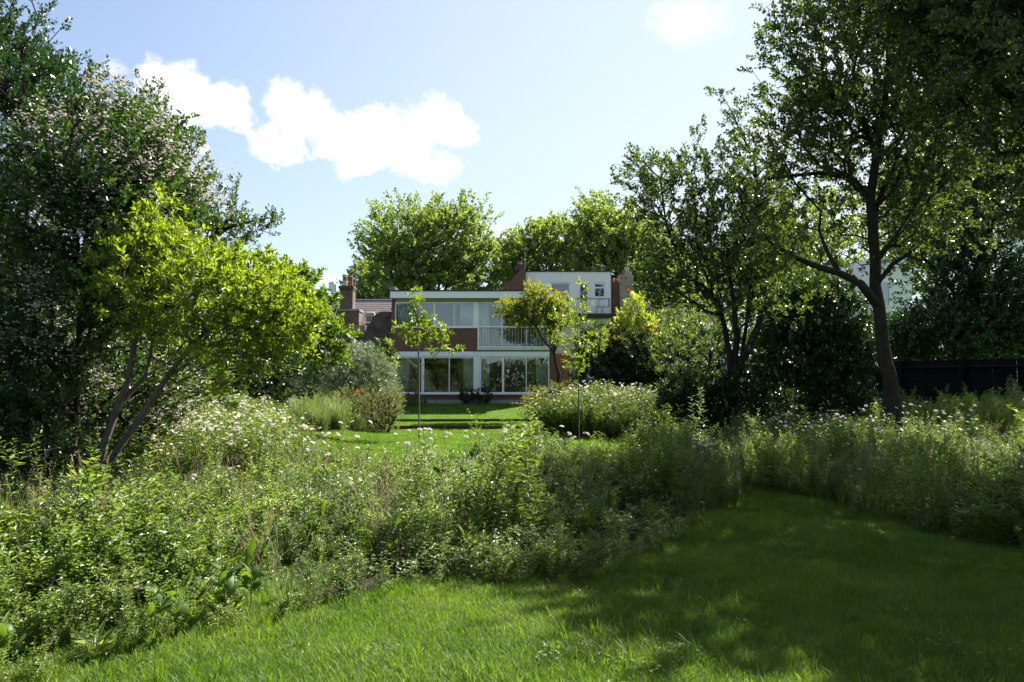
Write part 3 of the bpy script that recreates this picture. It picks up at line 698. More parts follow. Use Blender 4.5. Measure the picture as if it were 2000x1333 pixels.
# ------------------------------------------------------------------ modern house
HY = 37.0
def hx(px, d=HY): return float(P(px, 700, d)[0])
def hz(py, d=HY): return float(P(1000, py, d)[2])
def window(root, x0, x1, z0, z1, y, divs, fw=.06, thick=.08, dt=.05, name='window', mat=None, hdiv=()):
    """white frame with panes; divs: x positions of mullions (x, width)"""
    mat = mat or M['white_paint']
    f = MB().box(x0, x0 + fw, y, y + thick, z0, z1).box(x1 - fw, x1, y, y + thick, z0, z1).box(x0 + fw, x1 - fw, y, y + thick, z1 - fw, z1).box(x0 + fw, x1 - fw, y, y + thick, z0, z0 + fw)
    w = f.build(name, mat, root)
    edges = [(x0 + fw)]; 
    for (dx, dw) in divs:
        MB().box(dx - dw / 2, dx + dw / 2, y - .01, y + thick - .012, z0 + fw, z1 - fw).build('mullion', mat, w); edges += [dx - dw / 2, dx + dw / 2]
    edges.append(x1 - fw)
    for i in range(0, len(edges), 2):
        zs = [z0 + fw]
        for hzv, hw in hdiv:
            MB().box(edges[i], edges[i + 1], y + .004, y + thick - .02, hzv - hw / 2, hzv + hw / 2).build('transom', mat, w); zs += [hzv - hw / 2, hzv + hw / 2]
        zs.append(z1 - fw)
        for j in range(0, len(zs), 2):
            MB().box(edges[i], edges[i + 1], y + thick * .45, y + thick * .45 + .008, zs[j], zs[j + 1]).build('pane', M['glass'], w)
    return w
def curtain(x0, x1, z0, z1, y, label, mat, folds=9, seed=0):
    r = np.random.default_rng(seed); n = folds * 6; xs = np.linspace(x0, x1, n + 1); ph = np.cumsum(r.uniform(.75, 1.3, n + 1)) * 1.05
    V, Fs = [], []
    for x, p in zip(xs, ph): V += [(x, y + .045 * math.sin(p), z1), (x + .01 * math.sin(p * 1.7), y + .065 * math.sin(p + .25), z0)]
    for i in range(n): Fs.append((2 * i + 1, 2 * i + 3, 2 * i + 2, 2 * i))
    o = MB().add(V, Fs).build('curtain', mat, None, True); m = o.modifiers.new('thick', 'SOLIDIFY'); m.thickness = .004
    tag(o, label, 'curtain', 'curtains in the house windows')
def modern_house():
    g = .70; x0, x1 = hx(764), hx(1084); xl, xr = hx(770.5), hx(1073)
    zt0, zt1 = hz(572), hz(585)
    R_ = empty('modern_house', ((x0 + x1) / 2, HY, g), 'two storey modern house with white fascia, wide white windows and dark brick panels', 'house')
    MB().box(x0, hx(770.2), HY - .05, HY + 9, g - .3, hz(560)).build('left_pier', M['brick_dark'], R_)
    MB().box(hx(1073.3), x1, HY - .05, HY + 9, g - .3, zt0).build('right_pier', M['brick_dark'], R_)
    MB().box(xl, xr, HY + 8.7, HY + 8.95, g - .3, zt0).build('rear_wall', M['brick_dark'], R_)
    MB().box(x0 + .01, hx(1090), HY - .55, HY + 9.1, zt0 + .002, zt0 + .07).build('flat_roof', M['felt'], R_)
    MB().box(x0, hx(1090), HY - .52, HY - .46, zt1, zt0).build('fascia', M['white_paint'], R_, bevel=.006)
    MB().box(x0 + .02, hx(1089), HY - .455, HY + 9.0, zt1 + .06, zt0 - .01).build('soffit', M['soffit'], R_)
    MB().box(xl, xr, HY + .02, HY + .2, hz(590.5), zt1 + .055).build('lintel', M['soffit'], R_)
    MB().box(hx(759), hx(771), HY - .12, HY + .8, hz(567), hz(561)).build('chimney_flashing', M['lead'], R_)
    # spandrel brick panel, beam, posts, plinth
    MB().box(xl, hx(932.5), HY - .03, HY + .2, hz(685.5), hz(641.5)).build('brick_panel', M['brick_dark'], R_)
    MB().box(xl, xr, HY - .07, HY + .15, hz(697), hz(687.2)).build('beam', M['white_paint'], R_, bevel=.006)
    MB().box(hx(932.5), xr, HY - .07, HY + .15, hz(684.5), hz(679)).build('balcony_edge', M['white_paint'], R_, bevel=.006)
    MB().box(xl, xr, HY - .02, HY + .2, hz(687.1), hz(685.6)).build('shadow_gap', M['felt'], R_)
    MB().box(hx(926.5), hx(934.5), HY - .06, HY + .15, hz(641.4), hz(590.6)).build('post', M['white_paint'], R_, bevel=.006)
    MB().box(hx(932.6), hx(935.2), HY - .06, HY + .15, hz(678.9), hz(641.5)).build('post', M['white_paint'], R_)
    MB().box(hx(927.5), hx(937), HY - .06, HY + .15, hz(771), hz(697.1)).build('post', M['white_paint'], R_, bevel=.006)
    MB().box(xl, xr, HY - .03, HY + .25, hz(781), hz(771.2)).build('plinth', M['brick_dark'], R_)
    MB().box(xl - .1, xr + .1, HY - .35, HY + .25, g - .3, hz(781.2)).build('step', M['concrete'], R_)
    MB().box(xl, xr, HY + .3, HY + 8.6, hz(687), hz(684)).build('upper_floor', M['floor_in'], R_)
    MB().box(xl, xr, HY + .3, HY + 8.6, hz(773), hz(771)).build('ground_floor', M['floor_in'], R_)
    MB().box(xl, xr, HY + 5.6, HY + 5.7, hz(771), hz(586)).build('inner_wall', M['interior'], R_)
    MB().box(hx(931), hx(933), HY + .25, HY + 5.59, hz(771), hz(586)).build('partition_wall', M['interior'], R_)
    MB().box(xl, xr, HY + .3, HY + 8.6, hz(588), hz(587)).build('ceiling', M['interior'], R_)
    # windows
    window(R_, xl, hx(926.4), hz(639.5), hz(590.7), HY, [(hx(804), .05), (hx(848), .09), (hx(887), .04)])
    MB().box(xl - .03, hx(926.4), HY - .1, HY - .01, hz(641.4), hz(639.4)).build('sill', M['white_paint'], R_)
    window(R_, hx(934.6), xr, hz(678.5), hz(590.7), HY + .06, [(hx(980), .07), (hx(1028), .05)])
    window(R_, xl, hx(927.4), hz(769), hz(697.2), HY, [(hx(826), .14), (hx(877.6), .045)], .07)
    window(R_, hx(937.1), xr, hz(769), hz(697.2), HY, [(hx(982.6), .11), (hx(1027.8), .045)], .07)
    for a, b in ((xl, 927.4), (937.1, 1073)):
        MB().box(a if a < 0 else hx(a), hx(b), HY - .12, HY - .01, hz(771.1), hz(769.1)).build('sill', M['white_paint'], R_)
    # juliet balcony
    rl = MB().box(hx(934.6), xr, HY - .16, HY - .1, hz(640.6), hz(638)).build('balcony_rail', M['white_paint'], R_)
    me = None
    for k in range(22):
        x = hx(940 + k * 6.05)
        if me is None:
            o = MB().box(-.011, .011, -.011, .011, 0, hz(640.8) - hz(680)).build('baluster', M['steel'], R_); me = o.data
        else: o = bpy.data.objects.new('baluster', me); C.objects.link(o); o.parent = R_; o.matrix_parent_inverse = world_m(R_).inverted()
        o.location = (x, HY - .13, hz(680))
    MB().box(hx(934.6), xr, HY - .17, HY - .072, hz(681), hz(679.2)).build('balcony_bottom_rail', M['white_paint'], R_)
    for dz in (2.0,):
        MB().box(hx(829) - .05, hx(829) - .02, HY - .06, HY - .012, hz(738), hz(733)).build('handle', M['steel'], R_)
        MB().box(hx(984) - .02, hx(984) + .01, HY - .06, HY - .012, hz(738), hz(733)).build('handle', M['steel'], R_)
    cz = lambda a, b: (hz(b), hz(a))
    curtain(hx(773), hx(801), hz(639), hz(591.5), HY + .35, 'pale blue-white curtain at the left end of the upper left window', M['curtain'], 10, 1)
    curtain(hx(897), hx(925), hz(639), hz(591.5), HY + .35, 'white curtain at the right end of the upper left window', M['curtain'], 10, 2)
    curtain(hx(936), hx(954), hz(679), hz(591.5), HY + .35, 'white curtain at the left end of the balcony window', M['curtain'], 7, 3)
    curtain(hx(1047), hx(1071), hz(679), hz(591.5), HY + .35, 'white curtain at the right end of the balcony window', M['curtain'], 8, 4)
    curtain(hx(773), hx(797), hz(768.5), hz(698), HY + .35, 'grey-green curtain at the left end of the ground floor window', M['curtain_green'], 8, 5)
    curtain(hx(904), hx(926), hz(768.5), hz(698), HY + .35, 'grey-green curtain just left of the thick white ground floor post', M['curtain_green'], 8, 6)
    curtain(hx(938), hx(956), hz(768.5), hz(698), HY + .35, 'grey-green curtain just right of the thick white ground floor post', M['curtain_green'], 7, 7)
    curtain(hx(1047), hx(1071), hz(768.5), hz(698), HY + .35, 'grey-green curtain at the right end of the ground floor window', M['curtain_green'], 8, 8)
    o = MB().box(hx(1008), hx(1022), HY + 2.6, HY + 2.8, hz(683.9), hz(618)).build('wardrobe', M['orange_cloth'], None, bevel=.02)
    tag(o, 'tall orange-brown cupboard inside the balcony room', 'cupboard')
    e = empty('bed', (hx(1015), HY + 2.0, hz(684)), 'bed with pale teal cover behind the balcony bars', 'bed')
    MB().box(hx(990), hx(1046), HY + .9, HY + 2.5, hz(683.9), hz(674)).build('bed_base', M['brown_wood'], e); MB().box(hx(989), hx(1045), HY + .85, HY + 2.45, hz(673.9), hz(664)).build('mattress', M['teal_cloth'], e, bevel=.08)
    e = empty('dining_table', (hx(870), HY + 2.4, hz(771)), 'dining table seen through the lower left window', 'table')
    zt = hz(771) + .74
    MB().box(hx(848), hx(895), HY + 1.9, HY + 2.9, zt, zt + .04).build('table_top', M['brown_wood'], e)
    for a in (850, 892):
        for b in (1.97, 2.8): MB().box(hx(a), hx(a) + .06, HY + b, HY + b + .06, hz(771), zt).build('leg', M['brown_wood'], e)
    o = MB().box(hx(865), hx(877), HY + 5.5, HY + 5.59, hz(740), hz(715)).build('wall_picture', M['dark_metal']); tag(o, 'dark framed picture on the wall inside the lower left room', 'picture')
modern_house()

# orange brick wall between the houses
o = MB().box(hx(1084.3), hx(1112, 37.6), HY + .5, HY + .8, .6, hz(690)).build('side_wall', M['brick_orange']); tag(o, 'orange-red brick wall beside the right corner of the house', 'wall')

# ------------------------------------------------------------------ old house on the left
def old_house():
    D = 41.0; X = lambda px: float(P(px, 700, D)[0]); Z = lambda py: float(P(1000, py, D)[2])
    g = .75
    R_ = empty('old_brick_house', (X(690), D, g), 'old brick house with a purple-grey slate roof and tall chimney', 'house')
    MB().box(X(585), X(757), D - 1.0, D + 6, g - .3, Z(642)).build('wall', M['brick_old'], R_)
    # slate roof, slope facing the garden: eave at D-1.2, ridge at D+1.6
    y0, y1, z0, z1 = D - 1.25, D + 1.9, Z(644), float(P(1000, 588, D + 1.9)[2])
    MB().add([(X(585), y0, z0 - .06), (X(757), y0, z0 - .06), (X(757), y1, z1 - .06), (X(585), y1, z1 - .06), (X(757), D + 6, z0 - .06), (X(585), D + 6, z0 - .06)],
             [(0, 1, 2, 3), (3, 2, 4, 5)]).build('roof', M['felt'], R_)
    rows, cols = 13, 21; Ls = math.hypot(y1 - y0, z1 - z0); pitch = math.atan2(z1 - z0, y1 - y0); w = (X(757) - X(585)) / cols
    me = [MB().box(-w / 2 + .004, w / 2 - .004, 0, Ls / rows * 1.25, 0, .012).mesh('slate', M['slate']) for _ in range(1)][0]
    r = np.random.default_rng(3)
    for j in range(rows):
        for i in range(cols):
            o = bpy.data.objects.new('slate', me); C.objects.link(o); o.parent = R_; o.matrix_parent_inverse = world_m(R_).inverted()
            t = j / rows; xx = X(585) + (i + .5 + (.5 if j % 2 else 0)) * w
            if xx > X(757): xx = X(585) + .1
            o.location = (xx, y0 + (y1 - y0) * t - .02, z0 + (z1 - z0) * t + .0)
            o.rotation_euler = (pitch - .05 + r.normal() * .006, r.normal() * .008, r.normal() * .006)
    MB().tube([(X(585), y1, z1), (X(757), y1, z1)], .09, 8).build('ridge', M['lead'], R_)
    # rear dark parapet behind
    MB().box(X(560), float(P(661, 700, D + 5)[0]), D + 5, D + 5.4, g, float(P(1000, 577, D + 5)[2])).build('parapet', M['brick_old'], R_)
    # chimney
    cy = D - 1.2
    Xc = lambda px: float(P(px, 700, cy)[0]); Zc = lambda py: float(P(1000, py, cy)[2])
    b = MB().box(Xc(655), Xc(700), cy, cy + 1.0, Zc(660), Zc(609)).build('chimney_base', M['brick_brown'], R_)
    MB().box(Xc(653.5), Xc(701.5), cy - .06, cy + 1.06, Zc(609) + .002, Zc(604)).build('lead_cap', M['lead'], b, bevel=.02)
    c = MB().box(Xc(660.5), Xc(686), cy + .15, cy + .85, Zc(604) + .004, Zc(567)).build('chimney', M['brick_brown'], R_)
    MB().box(Xc(659.5), Xc(687), cy + .1, cy + .9, Zc(567), Zc(563)).box(Xc(658.3), Xc(688.2), cy + .05, cy + .95, Zc(563) + .002, Zc(559)).box(Xc(660), Xc(686.5), cy + .12, cy + .88, Zc(559) + .002, Zc(557.5)).build('corbel', M['brick_old'], c)
    for px, m in ((667.3, M['buff']), (679.2, M['terracotta'])):
        x = Xc(px); z = Zc(557.4); h = Zc(537) - z; k = MB().tube([(x, cy + .5, z), (x, cy + .5, z + h * .5), (x, cy + .5, z + h * .55)], [.14, .115, .125], 12).build('chimney_pot', m, c)
        t = MB()
        for q in range(4): zz = z + h * (.56 + .1 * q); t.tube([(x, cy + .5, zz), (x, cy + .5, zz + h * .07)], [.135, .12], 12)
        t.tube([(x, cy + .5, z + h * .95), (x, cy + .5, z + h * 1.0)], [.11, .04], 12); t.build('pot_cowl', M['terracotta'], k)
    # roof vent cowl
    v = MB(); x0v, x1v = Xc(711), Xc(729)
    v.box(x0v, x1v, cy + .1, cy + .5, Zc(621), Zc(608.5)); v.build('vent_cowl', M['buff'], R_, bevel=.07)
    MB().box(Xc(713), Xc(727), cy + .15, cy + .45, Zc(628), Zc(621.2)).build('vent_base', M['lead'], R_)
    # low lead-clad dormer with clay ridge
    MB().box(Xc(668), Xc(716), cy - .5, cy - .1, Zc(651), Zc(640)).build('lead_panel', M['lead'], R_)
    for k in range(6):
        a = 672 + k * 7.4; MB().tube([(Xc(a), cy - .3, Zc(639)), (Xc(a + 7.1), cy - .3, Zc(639.2))], .07, 8).build('ridge_tile', M['orange_tile'], R_)
    # aerial on the chimney
    a = empty('television_aerial', tuple(P(691, 588, cy + 1)), 'thin tilted television aerial mast beside the old chimney', 'aerial')
    MB().tube([P(691, 600, cy + .86), P(697.5, 503, cy + .86)], .015, 5).build('mast', M['mast'], a)
    t = MB().tube([P(694, 504, cy + .86), P(709, 500, cy + .86)], .01, 4)
    for k in range(5): q = P(697 + k * 2.5, 503 - k * .7, cy + .86); t.tube([q - [0, .2, 0], q + [0, .2, 0.02]], .006, 4)
    t.build('antenna_rods', M['mast'], a)
    t = MB().tube([P(694, 533, cy + .86), P(700, 534, cy + .86)], .05, 5); t.build('antenna_panel', M['mast'], a)
old_house()
def garden_wall():
    D = 37.6; pts = [(768, 700), (768, 609), (742, 609), (733, 614), (726, 622), (721, 634), (713, 646), (700, 652), (684, 656), (640, 660), (560, 662), (560, 700)]
    pl = [(float(P(a, 700, D)[0]), float(P(1000, b, D)[2]) if b != 700 else .5) for a, b in pts][::-1]
    o = MB().prism(pl, D, D + .35).build('garden_wall', M['brick_old'])
    tag(o, 'weathered dark brick wall sloping up to the left side of the house', 'wall')
garden_wall()
# phone masts on roofs far behind
def mast(px, y0, y1, n, label):
    D = 75; e = empty('phone_mast', tuple(P(px, y1, D)), label, 'mast', 'phone masts beyond the old roof')
    MB().tube([P(px, y1, D), P(px, y0 - 0, D)], .12, 6).build('pole', M['mast'], e)
    for k in range(n):
        q = (k - (n - 1) / 2) * 4.2
        MB().tube([P(px + q, y1 - 10, D - .3), P(px + q, y0 + 1 + 2 * k, D - .3)], .17, 8).build('antenna_panel', M['white_paint'], e)
    t = MB()
    for yy in (y1 - 6, y1 - 16): t.tube([P(px - 5, yy, D), P(px + 6, yy, D)], .04, 4)
    t.build('bracket', M['dark_metal'], e)
mast(606.5, 534, 578, 2, 'grey phone mast rising left of the old chimney, the taller and left of the two')
mast(649, 551, 580, 3, 'cluster of short phone antennas just left of the chimney')

# ------------------------------------------------------------------ white house on the right
def white_house():
    D = 43.0; X = lambda px, d=D: float(P(px, 700, d)[0]); Z = lambda py, d=D: float(P(1000, py, d)[2]); g = .75
    R_ = empty('white_house', (X(1110), D, g), 'white rendered house with a small railed balcony behind the maple', 'house')
    wins = [(1075, 1115, 551.5, 600), (1131.5, 1150.5, 553.5, 611.5), (1160.5, 1184, 552.3, 582), (1165, 1184.5, 630, 656), (1098, 1113, 660, 676)]
    # front wall with real openings: strips between sorted x cuts
    xs = sorted({1027.5, 1194.5} | {w[0] for w in wins} | {w[1] for w in wins}); m = MB(); top, bot = 531.5, 760
    for a, b in zip(xs[:-1], xs[1:]):
        hs = sorted([(w[2], w[3]) for w in wins if w[0] <= a + .01 and w[1] >= b - .01]); cur = top
        for (u, v) in hs: m.box(X(a), X(b), D, D + .3, Z(u), Z(cur)); cur = v
        m.box(X(a), X(b), D, D + .3, Z(bot), Z(cur))
    m.build('wall', M['render'], R_)
    MB().box(X(1027.5), X(1028.5), D + .31, D + 7, Z(bot), Z(top)).box(X(1193.5), X(1194.5), D + .31, D + 7, Z(bot), Z(top)).box(X(1027.5), X(1194.5), D + 6.9, D + 7.1, Z(bot), Z(top)).build('outer_wall', M['render'], R_)
    MB().box(X(1029), X(1193), D + 3.3, D + 3.4, Z(bot), Z(top)).box(X(1029), X(1193), D + .31, D + 3.29, Z(618), Z(615)).build('inner_wall', M['floor_in'], R_)
    MB().box(X(1026.8), X(1195.8), D - .06, D + 7.15, Z(top) + .003, Z(530)).build('roof_edge', M['felt'], R_)
    MB().box(X(1194.7), X(1196), D - .03, D + .1, Z(700), Z(top)).build('drainpipe', M['dark_metal'], R_)
    for i, (a, b, u, v) in enumerate(wins):
        hd = [(Z(562), .08)] if i == 2 else []
        dv = [((X(a) + X(b)) / 2, .05)] if i == 3 else []
        w = window(R_, X(a), X(b), Z(v), Z(u), D + .06, dv, .09, .08, name='door' if i == 1 else 'window', hdiv=hd)
        MB().box(X(a) - .03, X(b) + .03, D - .05, D + .055, Z(v) - .05, Z(v) + .0).build('sill', M['white_paint'], w)
    MB().box(X(1161), X(1184), D - .04, D - .002, Z(625.5), Z(623.5)).build('ledge', M['white_paint'], R_)
    # balcony
    MB().box(X(1119, D - 1), X(1197, D - 1), D - 1.1, D - .003, Z(619, D - 1), Z(613, D - 1)).build('balcony_slab', M['felt'], R_)
    zr = Z(585, D - 1); zb = Z(612.8, D - 1)
    MB().box(X(1121, D - 1), X(1193, D - 1), D - 1.06, D - 1.0, zr, zr + .05).box(X(1192, D - 1), X(1193.5, D - 1), D - 1.0, D - .05, zr, zr + .05).build('handrail', M['brown_wood'], R_)
    me = MB().box(-.012, .012, -.012, .012, 0, zr - zb).mesh('baluster', M['white_paint']); k = 0
    for px in np.arange(1122, 1193, 2.9):
        o = bpy.data.objects.new('baluster', me); C.objects.link(o); o.parent = R_; o.matrix_parent_inverse = world_m(R_).inverted(); o.location = (X(px, D - 1), D - 1.03, zb)
    o = MB().tube([(X(1193), D - .12, Z(631)), (X(1193), D - .001, Z(631))], .045, 10).build('vent_outlet', M['dark_metal'], R_)
    a = MB().tube([(X(1131.5), D - .09, Z(638.5)), (X(1131.5), D - .002, Z(638.5))], .13, 12).build('alarm_box', M['alarm'], R_); MB().box(X(1131.5) - .07, X(1131.5) + .07, D - .097, D - .0905, Z(638.5) - .04, Z(638.5) + .045).build('alarm_badge', M['alarm_c'], a)
    # aerial
    t = MB().tube([P(1175, 535, D + 2), P(1176, 515, D + 2)], .015, 4).tube([P(1163, 517, D + 2), P(1182, 520, D + 2)], .01, 4)
    for k in range(6): q = P(1164 + k * 3, 517.3 + .4 * k, D + 2); t.tube([q - [0, .25, .0], q + [0, .25, .0]], .006, 4)
    tag(t.build('roof_aerial', M['mast']), 'small television aerial on the flat roof of the white house', 'aerial')
    tag(MB().tube([P(1025.5, 535, D + 1), P(1025.5, 484, D + 1)], .014, 4).tube([P(1018, 487, D + 1), P(1034, 487, D + 1)], .008, 4).build('roof_aerial', M['mast']), 'thin upright aerial beside the stepped brick chimney', 'aerial')
    # chairs
    for i, (px, rz, lab) in enumerate(((1172, 0.1, 'black wrought iron chair with an arched back on the white balcony'), (1184, 1.2, 'second black iron chair, turned sideways at the balcony corner'))):
        c = empty('balcony_chair', (X(px, D - .55), D - .55, zb), lab, 'chair', 'chairs on the white balcony', rz)
        mt = M['dark_metal']; ox = np.array([X(px, D - .55), D - .55, zb]); cr, sr = math.cos(rz), math.sin(rz)
        T = lambda p: ox + np.array([p[0] * cr - p[1] * sr, p[0] * sr + p[1] * cr, p[2]])
        arc = [T((.22 * math.cos(t), -.2, .62 + .3 * math.sin(t))) for t in np.linspace(math.pi, 0, 9)]
        MB().tube([T((-.22, -.2, .42))] + arc + [T((.22, -.2, .42))], .018, 5).build('backrest', mt, c)
        for q in (-.12, -.04, .04, .12): MB().tube([T((q, -.2, .43)), T((q, -.2, .62 + .3 * math.sqrt(max(0, 1 - (q / .22) ** 2))))], .012, 4).build('back_bar', mt, c)
        s = MB().tube([T((0, 0, .42)), T((0, 0, .45))], .24, 12).build('seat', mt, c)
        for a_, b_ in ((-.18, -.18), (.18, -.18), (-.18, .18), (.18, .18)): MB().tube([T((a_, b_, .42)), T((a_ * 1.2, b_ * 1.2, 0))], .015, 4).build('leg', mt, c)
    # stepped party wall chimney left
    Dl = D - .4; XZ = lambda p: (X(p[0], Dl), Z(p[1], Dl))
    e = empty('stepped_chimney', (X(1005, Dl), Dl, g), 'stepped dark red brick chimney left of the white house roof', 'chimney')
    MB().prism([XZ(p) for p in [(984, 700), (1027, 700), (1027, 528), (1016, 528), (1012, 533), (1003, 540), (998, 550), (984, 552)]], Dl, Dl + .9).build('brick_stack', M['brick_dark'], e)
    MB().box(X(1006.5, Dl), X(1024, Dl), Dl + .1, Dl + .8, Z(527.9, Dl), Z(517, Dl)).build('stack_top', M['brick_old'], e)
    MB().tube([P(1015, 517, Dl + .4), P(1015, 512, Dl + .4)], [.14, .11], 10).build('chimney_pot', M['terracotta'], e)
    # right hand brick and rendered stacks
    Dr = D + .2
    e = empty('rendered_chimney', (X(1222, Dr), Dr, g), 'tall stained rendered chimney right of the white house', 'chimney')
    MB().box(X(1210.5, Dr), X(1238, Dr), Dr - .3, Dr + .6, g - .3, Z(541, Dr)).build('stack', M['stain_render'], e, bevel=.03)
    MB().box(X(1212, Dr), X(1236, Dr), Dr - .25, Dr + .55, Z(541, Dr) + .002, Z(537.5, Dr)).build('stack_cap', M['stain_render'], e)
    MB().tube([P(1224, 537, Dr), P(1224, 527, Dr), P(1224, 526, Dr), P(1224, 522, Dr)], [.15, .12, .15, .13], 10).build('chimney_pot', M['buff'], e)
    MB().tube([P(1218.5, 537, Dr), P(1218.5, 528, Dr)], [.1, .09], 8).build('chimney_pot', M['terracotta'], e)
    MB().tube([P(1229.5, 537, Dr), P(1229.5, 531, Dr)], [.1, .09], 8).build('chimney_pot', M['buff'], e)
    e = empty('brick_stack_house', (X(1203, Dr), Dr, g), 'narrow dark red brick wall between the white house and rendered chimney', 'wall')
    MB().box(X(1196.2, Dr), X(1210.3, Dr), Dr, Dr + 3, g - .3, Z(550, Dr)).build('brick_wall', M['brick_dark'], e)
    MB().tube([P(1201, 550, Dr + .4), P(1201, 543, Dr + .4)], [.13, .1], 10).build('chimney_pot', M['terracotta'], e)
white_house()
def far_houses():
    D = 46.0; X = lambda px, d=D: float(P(px, 700, d)[0]); Z = lambda py, d=D: float(P(1000, py, d)[2])
    R_ = empty('pink_gable_house', (X(1330), D, .7), 'pinkish rendered house with a gable beyond the golden shrubs', 'house')
    MB().prism([(X(a), Z(b)) for a, b in [(1238, 740), (1420, 740), (1420, 660), (1385, 610), (1350, 580), (1238, 583)]], D, D + 6).build('wall', M['pink_render'], R_)
    MB().box(X(1237), X(1352), D - .1, D + 6.1, Z(583) + .003, Z(579)).build('coping', M['concrete'], R_)
    MB().box(X(1380), X(1400), D - .04, D - .001, Z(690), Z(640)).build('window', M['white_paint'], R_)
    D2 = 40.0
    R_ = empty('tall_white_house', (X(1745, D2), D2, .7), 'tall plain white house wall glimpsed right of the big dark trunk', 'house')
    MB().prism([(X(a, D2), Z(b, D2)) for a, b in [(1716, 740), (1786, 740), (1786, 500), (1716, 500)]], D2, D2 + 6).build('wall', M['render'], R_)
    w = window(R_, X(1722, D2), X(1742, D2), Z(600, D2), Z(550, D2), D2 - .09, [], .08)
    R_ = empty('far_white_house', (X(2030, D2), D2, .7), 'pale house wall at the far right edge behind the trees', 'house')
    MB().box(X(1972, D2), X(2160, D2), D2, D2 + 6, .4, Z(455, D2)).build('wall', M['render'], R_)
    MB().box(X(1970, D2), X(2162, D2), D2 - .1, D2 + 6.1, Z(455, D2) + .002, Z(449, D2)).build('coping', M['lead'], R_)
far_houses()

# ------------------------------------------------------------------ fence
def fence():
    pts = [(16.4, 13.0), (13.9, 19.0), (11.8, 25.0), (10.2, 31.0)]
    R_ = empty('garden_fence', (13.9, 19.0, float(gz(13.9, 19))), 'black stained close-boarded timber fence along the right side', 'fence')
    board = MB().box(-.066, .066, -.009, .009, 0, 1.62).mesh('board', M['black_wood'])
    r = np.random.default_rng(5)
    for (a, b), (c, d) in zip(pts[:-1], pts[1:]):
        L = math.hypot(c - a, d - b); ux, uy = (c - a) / L, (d - b) / L; ang = math.atan2(uy, ux); nx, ny = -uy, ux   # boards behind the rails (away from the garden)
        if nx < 0: nx, ny = -nx, -ny
        n = int(L / .138)
        for k in range(n):
            s = (k + .5) * L / n; x, y = a + ux * s + nx * .04, b + uy * s + ny * .04
            o = bpy.data.objects.new('board', board); C.objects.link(o); o.parent = R_; o.matrix_parent_inverse = world_m(R_).inverted()
            o.location = (x, y, 2.36 + .012 * (y - 19) - 1.62 + r.normal() * .004); o.rotation_euler = (0, r.normal() * .003, ang + r.normal() * .03)
        q = int(round(L / 1.83))
        for k in range(q + (1 if (a, b) == pts[0] else 0) + 1):
            s = min(L * k / q, L); x, y = a + ux * s - nx * .05, b + uy * s - ny * .05
            if k == q and (c, d) != pts[-1]: continue
            zt = 2.36 + .012 * (y - 19)
            MB().box(x - .05, x + .05, y - .05, y + .05, float(gz(x, y)) - .1, zt + .03).build('post', M['black_wood'], R_, bevel=.008)
        for zo in (-.22, -1.3):
            z0, z1 = 2.36 + .012 * (b - 19) + zo, 2.36 + .012 * (d - 19) + zo
            MB().tube([(a, b, z0), (c, d, z1)], .045, 4).build('rail', M['black_wood'], R_)
fence()

